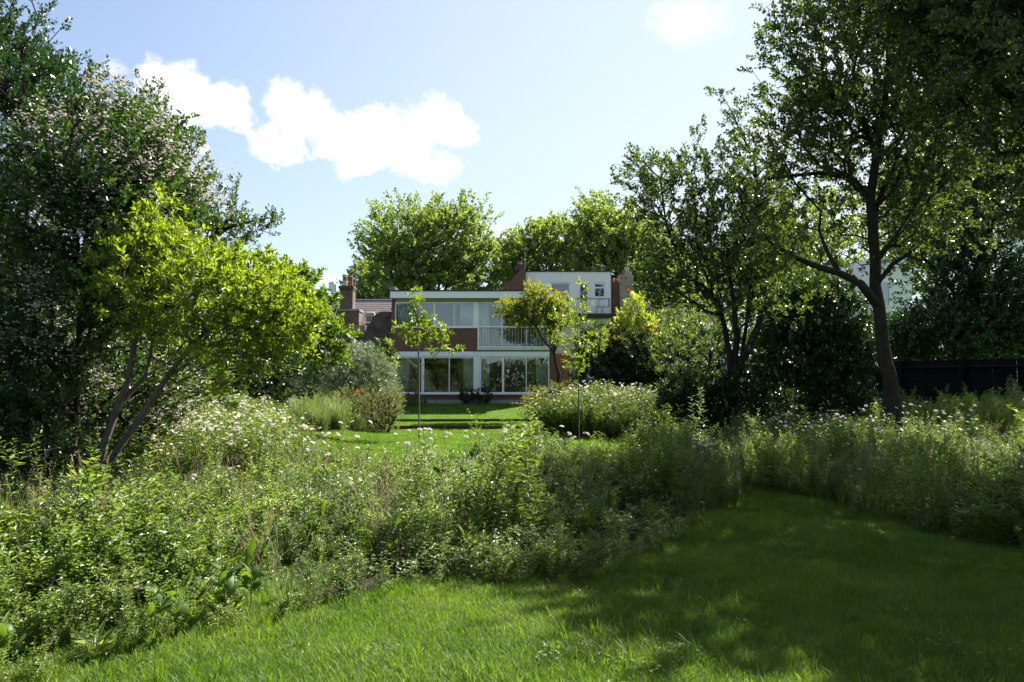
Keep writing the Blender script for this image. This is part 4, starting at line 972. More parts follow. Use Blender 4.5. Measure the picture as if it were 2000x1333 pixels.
# ------------------------------------------------------------------ trees
def big_trees():
    bk = M['bark']
    # large fruit tree, right
    d = 15
    limbs = [(PP((1755, 850, d), (1738, 740, d), (1722, 640, d), (1712, 560, d), (1708, 470, d), (1700, 390, d), (1712, 300, d), (1728, 210, d - .3), (1735, 120, d - .5), (1728, 20, d)), [.18, .145, .125, .115, .105, .095, .08, .06, .045, .03]),
             (PP((1712, 590, d), (1680, 555, d - .3), (1640, 532, d - .5), (1590, 520, d - .8), (1545, 500, d - 1), (1500, 470, d - 1)), [.09, .082, .072, .06, .045, .03]),
             (PP((1640, 532, d - .5), (1615, 490, d - .2), (1600, 450, d)), [.06, .045, .03]),
             (PP((1716, 540, d), (1745, 515, d - .4), (1770, 500, d - .6), (1800, 510, d - .9)), [.07, .05, .04, .03]),
             (PP((1704, 400, d), (1660, 345, d + .3), (1600, 338, d + .5), (1540, 345, d + .4), (1500, 350, d)), [.085, .065, .05, .035, .025]),
             (PP((1712, 310, d), (1690, 235, d + .2), (1650, 200, d + .5), (1590, 180, d + .6)), [.07, .055, .04, .025]),
             (PP((1730, 260, d), (1790, 230, d - .5), (1850, 180, d - .6), (1900, 130, d)), [.075, .055, .04, .025]),
             (PP((1704, 420, d), (1760, 290, d + .8), (1800, 240, d + 1)), [.06, .045, .03])]
    blobs = [(1720, 120, d, 200, 170, 2.0), (1600, 130, d, 120, 130, 1.6), (1560, 280, d, 90, 90, 1.4), (1700, 290, d, 190, 110, 1.9), (1840, 160, d, 120, 140, 1.8), (1800, 330, d, 120, 120, 1.7), (1700, 0, d, 190, 90, 1.9),
             (1540, 60, d + .3, 60, 60, .8), (1520, 470, d - 1, 75, 55, .9, .8), (1600, 430, d, 90, 45, 1., .6), (1800, 480, d - .5, 80, 60, 1, .7), (1730, -120, d, 170, 110, 2), (1880, 60, d, 110, 130, 1.6), (1620, 220, d + .4, 110, 100, 1.4), (1780, 420, d + 1, 110, 80, 1.3, .8), (1640, 520, d + .6, 90, 50, 1, .5)]
    tree('fruit_tree', 'tallest dark fruit tree, leaning trunk with a low side branch, in front of the fence', 'tree', limbs, blobs, 3000, 24, .33, .08, .052, LM['apple'], bk, 101, hollow=.25, wob=.3, stray=.07, r0=.0055)
    # multi-stem tree left of it
    d = 19
    limbs = [(PP((1432, 770, d), (1425, 700, d), (1415, 640, d), (1400, 590, d), (1375, 560, d), (1335, 535, d)), [.12, .085, .07, .06, .05, .035]),
             (PP((1432, 745, d), (1440, 660, d), (1432, 580, d), (1420, 500, d)), [.10, .08, .06, .04]),
             (PP((1436, 745, d), (1470, 660, d), (1500, 600, d), (1530, 560, d)), [.10, .085, .065, .04]),
             (PP((1440, 745, d), (1458, 640, d + .4), (1465, 560, d + .6), (1460, 470, d)), [.07, .055, .045, .03]),
             (PP((1335, 535, d), (1300, 430, d), (1290, 350, d), (1260, 320, d)), [.035, .03, .025, .02]),
             (PP((1420, 500, d), (1480, 400, d), (1475, 320, d), (1430, 220, d), (1405, 175, d)), [.04, .035, .03, .018, .008])]
    blobs = [(1300, 400, d, 85, 70, 1.4), (1250, 340, d, 45, 45, .8, .8), (1370, 330, d, 70, 55, 1.1), (1330, 520, d, 95, 80, 1.7), (1420, 440, d, 110, 100, 1.8), (1460, 560, d, 100, 80, 1.5), (1300, 560, d, 45, 40, 1.), (1480, 330, d, 60, 70, 1.2),
             (1440, 240, d, 22, 40, .4, 1.2), (1408, 185, d, 14, 18, .3, 2), (1500, 450, d + 1, 90, 90, 1.5)]
    tree('multi_stem_tree', 'smaller multi-stemmed tree with a ragged crown, left of the tallest tree', 'tree', limbs, blobs, 1900, 21, .32, .088, .056, LM['apple'], bk, 102, hollow=.25, wob=.3, stray=.1, r0=.006)
    # trees at right edge
    d = 24.5
    limbs = [(PP((1885, 760, d), (1885, 650, d), (1895, 560, d), (1930, 470, d), (1950, 350, d)), [.2, .17, .14, .1, .05]), (PP((1888, 600, d), (1840, 540, d), (1800, 500, d)), [.09, .06, .04])]
    blobs = [(1900, 300, d, 170, 150, 2.6), (1950, 480, d, 110, 110, 2.2), (1830, 420, d, 90, 110, 1.8), (1960, 150, d, 90, 120, 2.2), (1850, 590, d, 80, 60, 1.2, .6), (1990, 600, d, 90, 100, 1.5), (1920, 560, d, 110, 70, 1.5)]
    tree('hanging_branch_tree', 'dark tree with drooping leafy branches behind the right end of the fence', 'tree', limbs, blobs, 2800, 22, .5, .12, .08, LM['dark'], bk, 103, hollow=.25, wob=.3, droop=.3, r0=.006)
    d = 10.5
    limbs = [(PP((2190, 900, d), (2170, 700, d), (2140, 450, d), (2110, 250, d), (2080, 60, d)), [.2, .17, .13, .09, .05])]
    blobs = [(2090, 120, d, 140, 190, 1.6), (2060, 380, d, 80, 90, 1.3, .6), (1850, 50, 11.6, 120, 120, 1.5), (1770, -70, 11.6, 120, 110, 1.5), (1960, -20, 10.8, 130, 120, 1.5), (1890, 190, 11.6, 70, 60, 1.), (2140, -160, d, 200, 190, 2.0), (2200, 300, d, 150, 200, 1.7)]
    tree('edge_tree', 'near tree whose leafy branches hang in at the top right edge', 'tree', limbs, blobs, 3000, 22, .36, .088, .062, LM['apple'], bk, 104, hollow=.2, wob=.3, r0=.006)
    r = np.random.default_rng(105); n = 1400; dr = nrm(r.normal(size=(n, 3))); k = r.integers(0, 4, n)
    cc = np.array([(10.5, 5.5, 7.5), (9.2, 7.4, 6.6), (7.9, 9.0, 6.6), (9.0, 5.0, 6.0)])[k]; pts = cc + dr * np.array([1.9, 2.1, 1.6]) * r.uniform(.35, 1, (n, 1)) ** .6
    e = empty('shade_tree', (10.6, 5.2, 0), 'leafy tree outside the right edge that shades the near lawn', 'tree')
    V, Fc = grow([([np.array([10.6, 5.2, -.05]), np.array([10.5, 5.3, 3.]), np.array([10.4, 5.5, 6.5])], [.2, .16, .08])], pts, 105); link('trunk', raw_mesh('trunk', V, Fc, [bk], smooth=True), e)
    V, Fc = shoots(pts, nrm(dr + [0, 0, .3]), 20, .36, .085, .06, r=r); link('crown', raw_mesh('crown', V, Fc, [LM['apple']]), e)
    # plane trees behind the houses
    D = 78
    lab = ['broad round-crowned plane tree standing behind the flat-roofed house', 'lighter gappy plane tree behind the stepped chimney, between two denser ones', 'dense taller plane tree behind the white house']
    sets = [([(840, 500, D, 125, 85, 6), (780, 470, D, 70, 60, 5), (880, 450, D, 75, 55, 5), (930, 520, D, 50, 60, 4), (750, 530, D, 45, 45, 4), (840, 560, D, 130, 60, 6)], (838, 1400)),
            ([(1050, 500, D + 4, 75, 60, 5), (1010, 520, D + 4, 45, 55, 4), (1090, 470, D + 4, 45, 40, 4), (1060, 570, D + 4, 90, 50, 5)], (1050, 850)),
            ([(1190, 470, D, 75, 60, 6), (1160, 430, D, 35, 32, 4), (1240, 490, D, 55, 60, 5), (1190, 560, D, 110, 70, 6), (1290, 530, D, 50, 60, 5)], (1185, 1350))]
    for i, (bl, (px, n)) in enumerate(sets):
        dd = bl[0][2]; limbs = [(PP((px, 760, dd), (px + 3, 640, dd), (px - 2, 560, dd)), [.5, .42, .3]), (PP((px - 2, 590, dd), (px - 45, 500, dd)), [.22, .1]), (PP((px, 580, dd), (px + 40, 490, dd + 1)), [.22, .1]), (PP((px - 2, 560, dd), (px, 460, dd)), [.25, .08])]
        tree('plane_tree', lab[i], 'tree', limbs, bl, int(n * 1.3), 22, 1.4, .32, .25, LM['plane'], bk, 110 + i, 'plane trees behind the houses', hollow=.25, wob=.28, stray=.05, step=1.2, r0=.022, ex=.42)
    bl = [(715, 560, 70, 35, 38, 3), (735, 600, 70, 40, 30, 3)]
    tree('background_tree', 'small green tree behind the old slate roof ridge', 'tree', [(PP((725, 740, 70), (722, 620, 70)), [.25, .15])], bl, 300, 20, 1.2, .3, .22, LM['plane'], bk, 120, step=1.2, r0=.02)
    lab = ['light green tree seen through the branches left of the big trunk', 'light green tree filling the gap at the right behind the white wall', 'green tree beyond the pink gable house']
    for i, (x, y, d_, rx, ry, n) in enumerate(((1560, 500, 52, 120, 120, 800), (1880, 440, 55, 170, 150, 900), (1400, 560, 56, 110, 70, 500))):
        tree('background_tree', lab[i], 'tree', [(PP((x, 740, d_), (x, 640, d_), (x + 5, 540, d_)), [.3, .24, .15])], [(x, y, d_, rx, ry, 5), (x - rx * .4, y + 40, d_ + 1, rx * .6, ry * .7, 4)], n, 22, 1.1, .26, .2, LM['plane'], bk, 121 + i, 'light green trees seen through the right branches', step=1.2, r0=.016, hollow=.3)
big_trees()

def flowers_extra(frac, nfl, size, mats, spray=.16):
    def f(pts, out, dirs, r):
        k = r.uniform(size=len(pts)) < frac; p = pts[k]; d = nrm(dirs[k] + [0, 0, .3]); n = len(p)
        pos = np.repeat(p + d * .22, nfl, 0) + r.normal(size=(n * nfl, 3)) * spray * .45
        parts = []
        for q in range(3):
            a = r.uniform(0, 6.28, n * nfl); dr = np.stack([np.cos(a), np.sin(a), r.uniform(-.3, .5, n * nfl)], 1)
            V, Fc = leaves(pos, dr, np.array([0, 0, 1.]) + r.normal(size=(n * nfl, 3)) * .6, size * r.uniform(.7, 1.3, n * nfl), size * .8, .1); parts.append((V, Fc, 0))
        return parts, mats
    return f
def left_side():
    bk = M['bark']
    d = 12.2
    tree('holly_tree', 'dark glossy evergreen holly towering at the left edge', 'tree', [(PP((-60, 950, d), (-40, 700, d), (-30, 400, d), (-20, 100, d)), [.16, .13, .1, .05])],
         [(40, 250, d, 150, 130, 1.5), (-40, 60, d, 110, 110, 1.4), (130, 180, d, 80, 70, .8), (20, 450, d, 170, 150, 1.5), (60, 650, d, 170, 130, 1.3), (-60, 600, d, 150, 200, 1.5), (30, 110, d, 60, 55, .7), (180, 260, d, 60, 50, .7), (-20, 300, d + .8, 140, 200, 1.2), (60, 180, d + .8, 100, 90, .9)], 4600, 20, .28, .065, .036, LM['dark'], bk, 201, hollow=.45, wob=.22, stray=.07)
    d = 9.8
    tree('bramble_thicket', 'tall bramble thicket with pale pinkish flower sprays climbing over the holly', 'bramble', [(PP((150, 960, d), (150, 700, d), (170, 450, d)), [.05, .04, .03])],
         [(200, 330, d, 130, 110, .9), (110, 430, d, 120, 120, .9), (270, 430, d, 110, 120, .9), (120, 600, d, 130, 110, .8), (250, 560, d, 100, 90, .8), (320, 350, d + .6, 70, 70, .7), (60, 760, d, 110, 90, .8), (250, 270, d + .4, 60, 60, .6), (230, 760, d + 1.2, 140, 100, .7)],
         2100, 16, .3, .075, .056, LM['bramble'], bk, 202, hollow=.5, wob=.25, stray=.05, extra=flowers_extra(.055, 80, .032, [M['bramble_flower']], .34))
    d = 16
    tree('old_apple_tree', 'old apple tree with spiky upright shoots against the sky, behind the bright young tree', 'tree', [(PP((330, 900, d), (330, 700, d), (350, 500, d), (330, 350, d)), [.15, .13, .1, .05]), (PP((350, 520, d), (430, 450, d), (500, 430, d)), [.08, .05, .02])],
         [(300, 400, d, 100, 110, 1.5), (380, 450, d, 75, 90, 1.3), (290, 260, d, 60, 80, 1.), (440, 480, d, 55, 60, 1.), (500, 455, d, 35, 22, .5), (370, 340, d, 35, 60, .7), (350, 600, d, 120, 110, 1.5), (293, 190, d, 16, 40, .3, 1.5), (382, 290, d, 10, 32, .25, 2), (405, 340, d, 14, 26, .3, 1.5), (460, 400, d, 12, 38, .25, 2), (525, 445, d, 12, 24, .25, 2), (430, 560, d, 90, 60, 1.2)],
         1500, 20, .26, .075, .045, LM['apple'], bk, 203, hollow=.25, wob=.25, stray=.04, dirup=.8)
    # bright young tree with leaning stems
    d = 10.5
    d = 9.2
    limbs = [(PP((176, 935, d), (205, 860, d), (228, 798, d), (250, 745, d), (262, 660, d), (262, 600, d), (250, 560, d), (300, 480, d), (330, 430, d)), [.055, .052, .05, .045, .04, .035, .028, .02, .012]),
             (PP((190, 935, d - .1), (265, 830, d - .1), (325, 735, d), (370, 680, d), (430, 620, d), (500, 580, d)), [.045, .042, .038, .034, .025, .014]),
             (PP((228, 798, d), (285, 735, d + .2), (300, 660, d + .2), (350, 600, d + .2), (430, 520, d)), [.035, .03, .025, .02, .012]),
             (PP((262, 600, d), (330, 555, d - .2), (400, 500, d)), [.03, .02, .012])]
    blobs = [(330, 490, d, 75, 60, .8), (400, 560, d, 130, 80, 1.1), (500, 570, d, 100, 60, .9), (300, 600, d, 90, 70, .9), (540, 610, d, 70, 50, .8), (450, 660, d, 110, 50, .9), (380, 720, d, 70, 35, .6, .5), (310, 420, d, 36, 32, .4), (250, 520, d, 60, 60, .6), (560, 640, d, 70, 45, .6), (590, 600, d, 40, 40, .5), (290, 500, d, 60, 50, .6), (440, 745, d, 60, 22, .6, .6), (520, 700, d, 60, 30, .6, .7), (230, 600, d, 50, 40, .6, .6)]
    tree('young_bright_tree', 'young tree with bright yellow-green leaves on three slender leaning stems', 'tree', limbs, blobs, 1250, 17, .18, .08, .034, LM['bright'], M['bark_pale'], 204, hollow=.15, wob=.3, stray=.07, r0=.0036, step=.25, flat=1.9)
    d = 21
    tree('mulberry_tree', 'broad-leaved fresh green tree hanging in front of the old slate roof', 'tree', [(PP((520, 880, d), (530, 760, d), (560, 650, d), (580, 590, d)), [.12, .1, .07, .04])],
         [(560, 580, d, 60, 65, 1.1), (540, 530, d, 35, 30, .6), (600, 640, d, 60, 60, 1.1), (650, 655, d, 42, 22, .6, .8), (598, 604, d, 24, 34, .6), (630, 690, d, 45, 28, .6), (500, 660, d, 90, 80, 1.2), (480, 560, d, 50, 60, 1)],
         620, 17, .34, .15, .115, LM['mulberry'], bk, 205, hollow=.25, wob=.22, flat=1.5)
    d = 19.5
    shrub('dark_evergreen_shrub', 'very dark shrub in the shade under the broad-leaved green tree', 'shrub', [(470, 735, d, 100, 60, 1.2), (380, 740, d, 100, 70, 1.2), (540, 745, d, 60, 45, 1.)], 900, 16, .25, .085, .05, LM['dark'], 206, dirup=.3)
    d = 23
    shrub('small_green_shrub', 'small fresh green shrub beside the ornamental grasses', 'shrub', [(535, 770, d, 24, 26, .5)], 200, 14, .16, .06, .035, LM['mulberry'], 207)
    # arching silvery shrub
    d = 31
    shrub('arching_silver_shrub', 'rounded silvery shrub with arching weeping stems left of the house', 'shrub', [(675, 728, d, 82, 58, 1.7), (615, 740, d, 62, 52, 1.4), (718, 742, d, 52, 58, 1.3), (740, 785, d, 32, 45, .9, .7)], 2000, 24, .5, .12, .03, LM['silver'], 208, droop=1.2, dirup=.1, wob=.12)
    # left boundary thicket
    d = 14
    shrub('undergrowth_thicket', 'tangled shady undergrowth below the bramble and holly at the left', 'undergrowth', [(40, 850, 9.0, 130, 90, .8), (150, 800, 11.5, 140, 110, .9), (300, 740, 13.5, 150, 90, 1.0), (-60, 760, 9.0, 120, 160, .8), (200, 680, 12.5, 120, 100, .9), (100, 930, 8.2, 130, 60, .6)], 1900, 17, .24, .06, .035, LM['bramble'], 209)
    r = np.random.default_rng(9)
    # tall boundary hedge (left) keeps the far background closed
    x = r.uniform(0, 1, 1500); pts = np.stack([-9.2 - 2.2 * x + r.normal(size=1500) * .5, 7 + 30 * x, r.uniform(.1, 3.4, 1500) ** 1.0], 1)
    b = empty('boundary_hedge', (-10.3, 22, .3), 'tall dark mixed hedge behind the left trees', 'hedge')
    V, Fc = shoots(pts, nrm(r.normal(size=pts.shape) + [.6, -.3, .5]), 22, .5, .11, .07, r=r); link('foliage', raw_mesh('foliage', V, Fc, [LM['bramble']]), b)
    V, Fc = grow([([np.array([-10.3, 22, .2]), np.array([-10.3, 22, 1.5])], [.06, .04])], pts[:60], 5, 1.0); link('stem', raw_mesh('stem', V, Fc, [bk]), b)
left_side()

def right_side():
    bk = M['bark']; d = 27.5
    def tips_x(frac, mat):
        def f(pts, out, dirs, r):
            k = (out[:, 2] > .25) & (r.uniform(size=len(pts)) < frac); V, Fc = shoots(pts[k] + out[k] * .1, dirs[k], 12, .3, .09, .03, r=r); return [(V, Fc, 0)], [mat]
        return f
    shrub('yew_hedge', 'large dark overgrown yew hedge right of the daisy bed', 'hedge', [(1185, 745, d, 60, 90, 1.6), (1245, 750, d, 70, 90, 1.8), (1175, 690, d, 50, 45, 1.3), (1300, 740, d, 60, 75, 1.6), (1240, 810, d, 100, 60, 1.6), (1350, 700, d + 1, 60, 60, 1.3), (1180, 805, d, 50, 50, 1.4), (1160, 720, d - 1, 36, 50, 1.2), (1270, 700, d - 1, 60, 34, 1.2)], 4300, 24, .32, .12, .034, LM['yew'], 301, hollow=.7, wob=.12, extra=tips_x(.35, LM['yewtip']), flat=.4)
    d = 19
    shrub('clipped_low_hedge', 'lower dark hedge with a square end below the multi-stemmed tree', 'hedge', [(1335, 780, d, 38, 52, 1.), (1380, 790, d, 60, 55, 1.1), (1440, 790, d, 60, 55, 1.1), (1325, 815, d, 30, 40, .8), (1480, 800, d + .3, 40, 50, .9)], 1900, 22, .22, .09, .03, LM['yew'], 302, hollow=.75, wob=.1, flat=.4, extra=tips_x(.12, LM['yewtip']))
    d = 27.5
    red = lambda pts, out, dirs, r: ([(*leaves((pts + dirs * .3)[:26], dirs[:26] + .2, out[:26] + .01, .12, .08), 0)], [M['red']])
    shrub('golden_maple_shrub', 'golden yellow shrub with red tipped shoots below the rendered chimney', 'shrub', [(1245, 640, d, 36, 24, .8), (1240, 615, d, 20, 28, .5), (1243, 592, d, 8, 14, .25), (1212, 640, d, 12, 24, .4)], 330, 16, .26, .11, .055, LM['golden'], 303, flat=2.2, extra=red, dirup=.5)
    d = 29
    shrub('golden_shrub', 'loose yellow-green shrub behind the multi-stemmed trunks', 'shrub', [(1330, 615, d, 55, 36, 1.), (1310, 650, d, 45, 30, .8), (1370, 600, d, 30, 20, .6)], 320, 15, .3, .11, .05, LM['bright'], 304, flat=2.)
    shrub('olive_shrub', 'dull olive shrub topping the hedge beside the white house', 'shrub', [(1190, 668, 26.5, 30, 22, .7), (1165, 690, 26.5, 22, 20, .6)], 260, 14, .2, .06, .02, LM['spirea'], 305)
    d = 17.5
    shrub('glossy_laurel_bush', 'dark laurel bush with shining wet-looking leaves left of the big trunk', 'shrub', [(1600, 640, d, 100, 70, 1.), (1550, 700, d, 70, 70, .9), (1650, 700, d, 60, 65, .9), (1600, 590, d, 70, 40, .8), (1640, 760, d, 60, 40, .8, .6)], 1500, 18, .26, .11, .058, LM['laurel'], 306, flat=2.0, hollow=.35)
    d = 24
    shrub('laurel_hedge', 'dark shining laurel growing over the top of the black fence', 'hedge', [(1830, 655, d, 90, 50, 1.2), (1930, 650, d, 90, 55, 1.2), (2010, 640, d, 70, 60, 1.2), (1750, 680, d + 1, 50, 40, 1.2)], 2400, 18, .36, .12, .066, LM['laurel'], 307, flat=2.0)
    d = 23
    shrub('ash_leaved_shrub', 'feathery mid green shrub between the yew and the multi-stemmed tree', 'shrub', [(1330, 690, d, 55, 45, .9), (1370, 650, d, 40, 40, .8), (1500, 640, d, 50, 80, .9), (1530, 740, d - 2, 40, 60, .7)], 520, 18, .34, .08, .024, LM['mulberry'], 308, flat=1.6)
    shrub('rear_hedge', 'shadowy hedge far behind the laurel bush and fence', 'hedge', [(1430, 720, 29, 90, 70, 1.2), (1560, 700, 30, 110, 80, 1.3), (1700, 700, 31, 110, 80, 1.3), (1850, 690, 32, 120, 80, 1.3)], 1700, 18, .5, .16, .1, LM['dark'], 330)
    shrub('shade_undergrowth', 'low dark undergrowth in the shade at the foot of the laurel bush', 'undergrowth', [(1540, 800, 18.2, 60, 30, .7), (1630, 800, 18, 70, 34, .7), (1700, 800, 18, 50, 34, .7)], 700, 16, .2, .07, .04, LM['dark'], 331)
    # small bare-stemmed sapling in the right bed
    tree('slender_sapling', 'thin dark sapling stem standing in front of the clipped hedge', 'tree', [(PP((1555, 850, 15.5), (1552, 740, 15.5), (1548, 640, 15.5), (1545, 560, 15.5)), [.018, .016, .012, .006])], [(1545, 590, 15.5, 30, 60, .35), (1550, 520, 15.5, 22, 50, .3)], 60, 12, .2, .08, .045, LM['apple'], bk, 309, r0=.0025)
    # two garden saplings + japanese maple
    d = 22
    tree('magnolia_sapling', 'slender sapling with large light leaves in front of the left windows', 'sapling', [(PP((819, 800, d), (818, 720, d), (816, 640, d), (812, 590, d), (808, 570, d)), [.026, .024, .02, .012, .006]),
         (PP((818, 722, d), (850, 695, d), (880, 670, d)), [.014, .01, .006]), (PP((818, 712, d), (780, 690, d), (758, 670, d)), [.014, .01, .006]), (PP((817, 650, d), (850, 620, d)), [.01, .005])],
         [(815, 600, d, 20, 30, .3), (830, 640, d, 40, 26, .45), (862, 645, d, 16, 10, .25), (800, 645, d, 28, 22, .35), (758, 680, d, 20, 14, .35, 1.3), (775, 705, d, 16, 12, .3), (876, 675, d, 22, 12, .3, 1.2), (835, 675, d, 24, 14, .35, .7), (812, 575, d, 10, 12, .2)],
         150, 9, .16, .14, .06, LM['bright'], M['bark_pale'], 310, hollow=.1, flat=1.4, r0=.003, droop=1.5, dirup=.1, stray=.03)
    d = 20
    tree('cherry_sapling', 'thin sapling with mid green leaves in front of the white house', 'sapling', [(PP((1131, 830, d), (1130, 760, d), (1126, 690, d), (1124, 620, d), (1134, 560, d)), [.02, .018, .015, .01, .004]),
         (PP((1127, 710, d), (1150, 680, d), (1172, 650, d)), [.01, .007, .004]), (PP((1126, 690, d), (1100, 640, d), (1092, 600, d)), [.01, .007, .004])],
         [(1130, 620, d, 22, 50, .35), (1136, 570, d, 12, 22, .2), (1155, 665, d, 30, 24, .4), (1100, 650, d, 24, 40, .4), (1120, 710, d, 22, 28, .35), (1090, 610, d, 16, 22, .3), (1176, 660, d, 14, 12, .25)],
         170, 10, .17, .085, .045, LM['bright'], M['bark_pale'], 311, hollow=.1, flat=1.4, r0=.0025, stray=.05)
    d = 31
    tree('japanese_maple', 'japanese maple with bronze-tinged layered foliage at the right of the house', 'tree', [(PP((1094, 785, d), (1090, 730, d), (1082, 690, d), (1082, 640, d), (1060, 590, d)), [.085, .075, .06, .045, .03]),
         (PP((1082, 690, d), (1055, 655, d), (1040, 620, d), (1005, 595, d)), [.05, .04, .03, .02]), (PP((1084, 690, d), (1095, 640, d), (1095, 590, d)), [.045, .035, .02])],
         [(1050, 580, d, 38, 26, .9), (1005, 600, d, 34, 14, .8), (985, 612, d, 18, 7, .5), (1040, 615, d, 55, 20, 1.1), (1080, 600, d, 30, 26, .8), (1020, 628, d, 40, 9, .8, .7), (1100, 620, d, 22, 24, .6), (1068, 640, d, 26, 14, .6, .6), (1095, 660, d, 20, 18, .5, .5)],
         850, 19, .22, .095, .055, LM['maple'], bk, 312, hollow=.1, wob=.2, flat=2.2, dirup=.05, r0=.004, spread=1.1, upw=.05, stray=.05)
    # house-front shrubs
    d = 36.2
    for i, (x, y, rx, ry, lab) in enumerate(((911, 775, 13, 12, 'small dark shrub under the white post at the house front, left of the pair'), (944, 774, 17, 13, 'wider dark shrub at the house front, right of the pair'))):
        shrub('low_dark_shrub', lab, 'shrub', [(x, y, d, rx, ry, .35)], 130, 16, .14, .06, .03, LM['yew'], 320 + i, 'shrubs under the house windows')
    shrub('low_brown_mound', 'low dark brown-leaved mound below the left window', 'shrub', [(808, 782, 35.6, 24, 14, .5)], 170, 16, .14, .06, .035, LM['spirea'], 323)
    r = np.random.default_rng(77); n = 1500; pts = np.stack([r.uniform(-17, 17, n), -17 + r.normal(size=n) * .5, r.uniform(.1, 4.3, n) * (1 + .12 * np.sin(r.uniform(0, 6, n)))], 1)
    b = empty('boundary_hedge', (0, -17, 0), 'tall hedge closing the garden behind the camera', 'hedge')
    V, Fc = shoots(pts, nrm(r.normal(size=pts.shape) + [0, .6, .4]), 20, .6, .16, .11, r=r); link('foliage', raw_mesh('foliage', V, Fc, [LM['bramble']]), b)
    for sx, lab in ((1, 'tall trees added outside the right of the view to block skylight'), (-1, 'tall hedge added outside the left of the view to block skylight')):  # unseen leaf walls added to hold back ambient light and deepen the shade
        n = 1700; top = 6.5 if sx > 0 else 4.5; pts = np.stack([sx * (9.8 if sx > 0 else 7.8) + r.normal(size=n) * .7, r.uniform(-15, 5.5 if sx > 0 else 3.5, n), r.uniform(.1, top, n)], 1)
        b = empty('added_shade_hedge', (sx * 9, -5, 0), lab, 'hedge'); V, Fc = shoots(pts, nrm(r.normal(size=pts.shape) + [-sx * .6, 0, .4]), 20, .6, .16, .11, r=r); link('foliage', raw_mesh('foliage', V, Fc, [LM['bramble']]), b)
    # trees behind the viewpoint, mirrored in the windows
    for i, (x, y, h, lab) in enumerate(((-9, -9, 5.2, 'broad dark tree behind the camera at the left'), (0.5, -14, 4.2, 'round tree behind the camera in the middle'), (9, -11, 5.5, 'tall tree behind the camera at the right'))):
        r = np.random.default_rng(400 + i); n = 1300; dr = nrm(r.normal(size=(n, 3))); pts = np.array([x, y, h * .6]) + dr * [5., 2.2, h * .48] * (r.uniform(.5, 1, (n, 1))); e = empty('garden_tree', (x, y, 0), lab, 'tree', 'trees behind the camera')
        V, Fc = grow([([np.array([x, y, 0.]), np.array([x, y, h * .5])], [.15, .1])], pts[:200], i, .6); link('trunk', raw_mesh('trunk', V, Fc, [bk], smooth=True), e)
        V, Fc = shoots(pts, dr, 22, .6, .14, .1, r=r); link('crown', raw_mesh('crown', V, Fc, [LM['apple']]), e)
right_side()

# bed shrubs, ornamental grasses
def beds():
    d = 24.5
    shrub('spirea_shrub', 'golden-olive twiggy shrub at the right end of the left bed', 'shrub', [(745, 805, d, 38, 40, .8), (760, 785, d, 22, 20, .5)], 420, 16, .18, .05, .02, LM['spirea'], 401, 'golden-olive twiggy shrubs in the far beds')
    shrub('spirea_shrub', 'golden-olive shrub beside the silvery shrub, left of its twin', 'shrub', [(685, 800, d + .5, 42, 34, .8)], 380, 16, .18, .05, .02, LM['spirea'], 402, 'golden-olive twiggy shrubs in the far beds')
    shrub('spirea_shrub', 'golden-olive shrub at the front of the right-hand daisy bed', 'shrub', [(1055, 795, 24, 42, 38, .9), (1090, 775, 24, 30, 26, .6)], 420, 16, .18, .05, .02, LM['spirea'], 403, 'golden-olive twiggy shrubs in the far beds')
    me = []
    for i in range(2):
        V, Fc = blade_set(420, .16, .95, .007, R0, .75, 4); me.append(raw_mesh('grass_blades', V, Fc, [LM['ornamental']]))
    lab = ['largest fine-leaved ornamental grass, nearest the lawn corner', 'fine-leaved ornamental grass left of the largest tuft', 'pale ornamental grass tuft at the far left of the row', 'ornamental grass tuft right of the largest one', 'ornamental grass tuft beside the olive shrub', 'ornamental grass tuft behind the largest one']
    for i, (px, dd, s) in enumerate(((583, 21.3, 1.4), (538, 21.4, 1.3), (492, 21.6, 1.4), (628, 21.9, 1.2), (660, 22.8, 1.3), (602, 23.4, 1.55))):
        x = float(P(px, 800, dd)[0]); z = float(gz(x, dd)); o = bpy.data.objects.new('ornamental_grass', me[i % 2]); C.objects.link(o); o.location = (x, dd, z); o.scale = (s, s, s); o.rotation_euler = (0, 0, i * 1.3)
        tag(o, lab[i], 'ornamental grass', 'ornamental grass tufts in the left bed')
    # strap-leaved clump in shade, right bed
    V, Fc = blade_set(60, .08, .5, .028, R0, 1.1, 4); o = link('strap_leaf_clump', raw_mesh('strap_leaf_clump', V, Fc, [LM['grey']])); x, y = 4.15, 10.8
    o.location = (x, y, float(gz(x, y))); tag(o, 'clump of arching strap leaves at the shady edge of the right bed', 'plant')
    # reddish stake and red poppy
    x, y = float(P(342, 800, 13)[0]), 13.0
    e = empty('garden_post', (x, y, float(gz(x, y))), 'reddish brown square wooden post behind the left daisies', 'post')
    MB().box(x - .07, x + .07, y - .07, y + .07, float(gz(x, y)) - .05, float(P(345, 755, 13)[2])).build('shaft', M['post_wood'], e, bevel=.01)
    MB().box(x - .09, x + .09, y - .09, y + .09, float(P(345, 755, 13)[2]) + .001, float(P(345, 752, 13)[2])).build('cap', M['post_wood'], e)
    for i, (px, py, dd, lab) in enumerate(((701, 763, 23.5, 'single red poppy above the olive shrubs of the left bed'),)):
        p = P(px, py, dd); g = float(gz(p[0], dd)); e = empty('poppy', (p[0], dd, g), lab, 'poppy')
        V, Fc = stalk((p[0], dd, g), p, .003); link('stem', raw_mesh('stem', V, Fc, [LM['stem']]), e)
        V, Fc = disc_flower(p, (0, -.6, .6), .075, 6, .95, -.25); link('petals', raw_mesh('petals', V, Fc, [M['red']]), e)
beds()

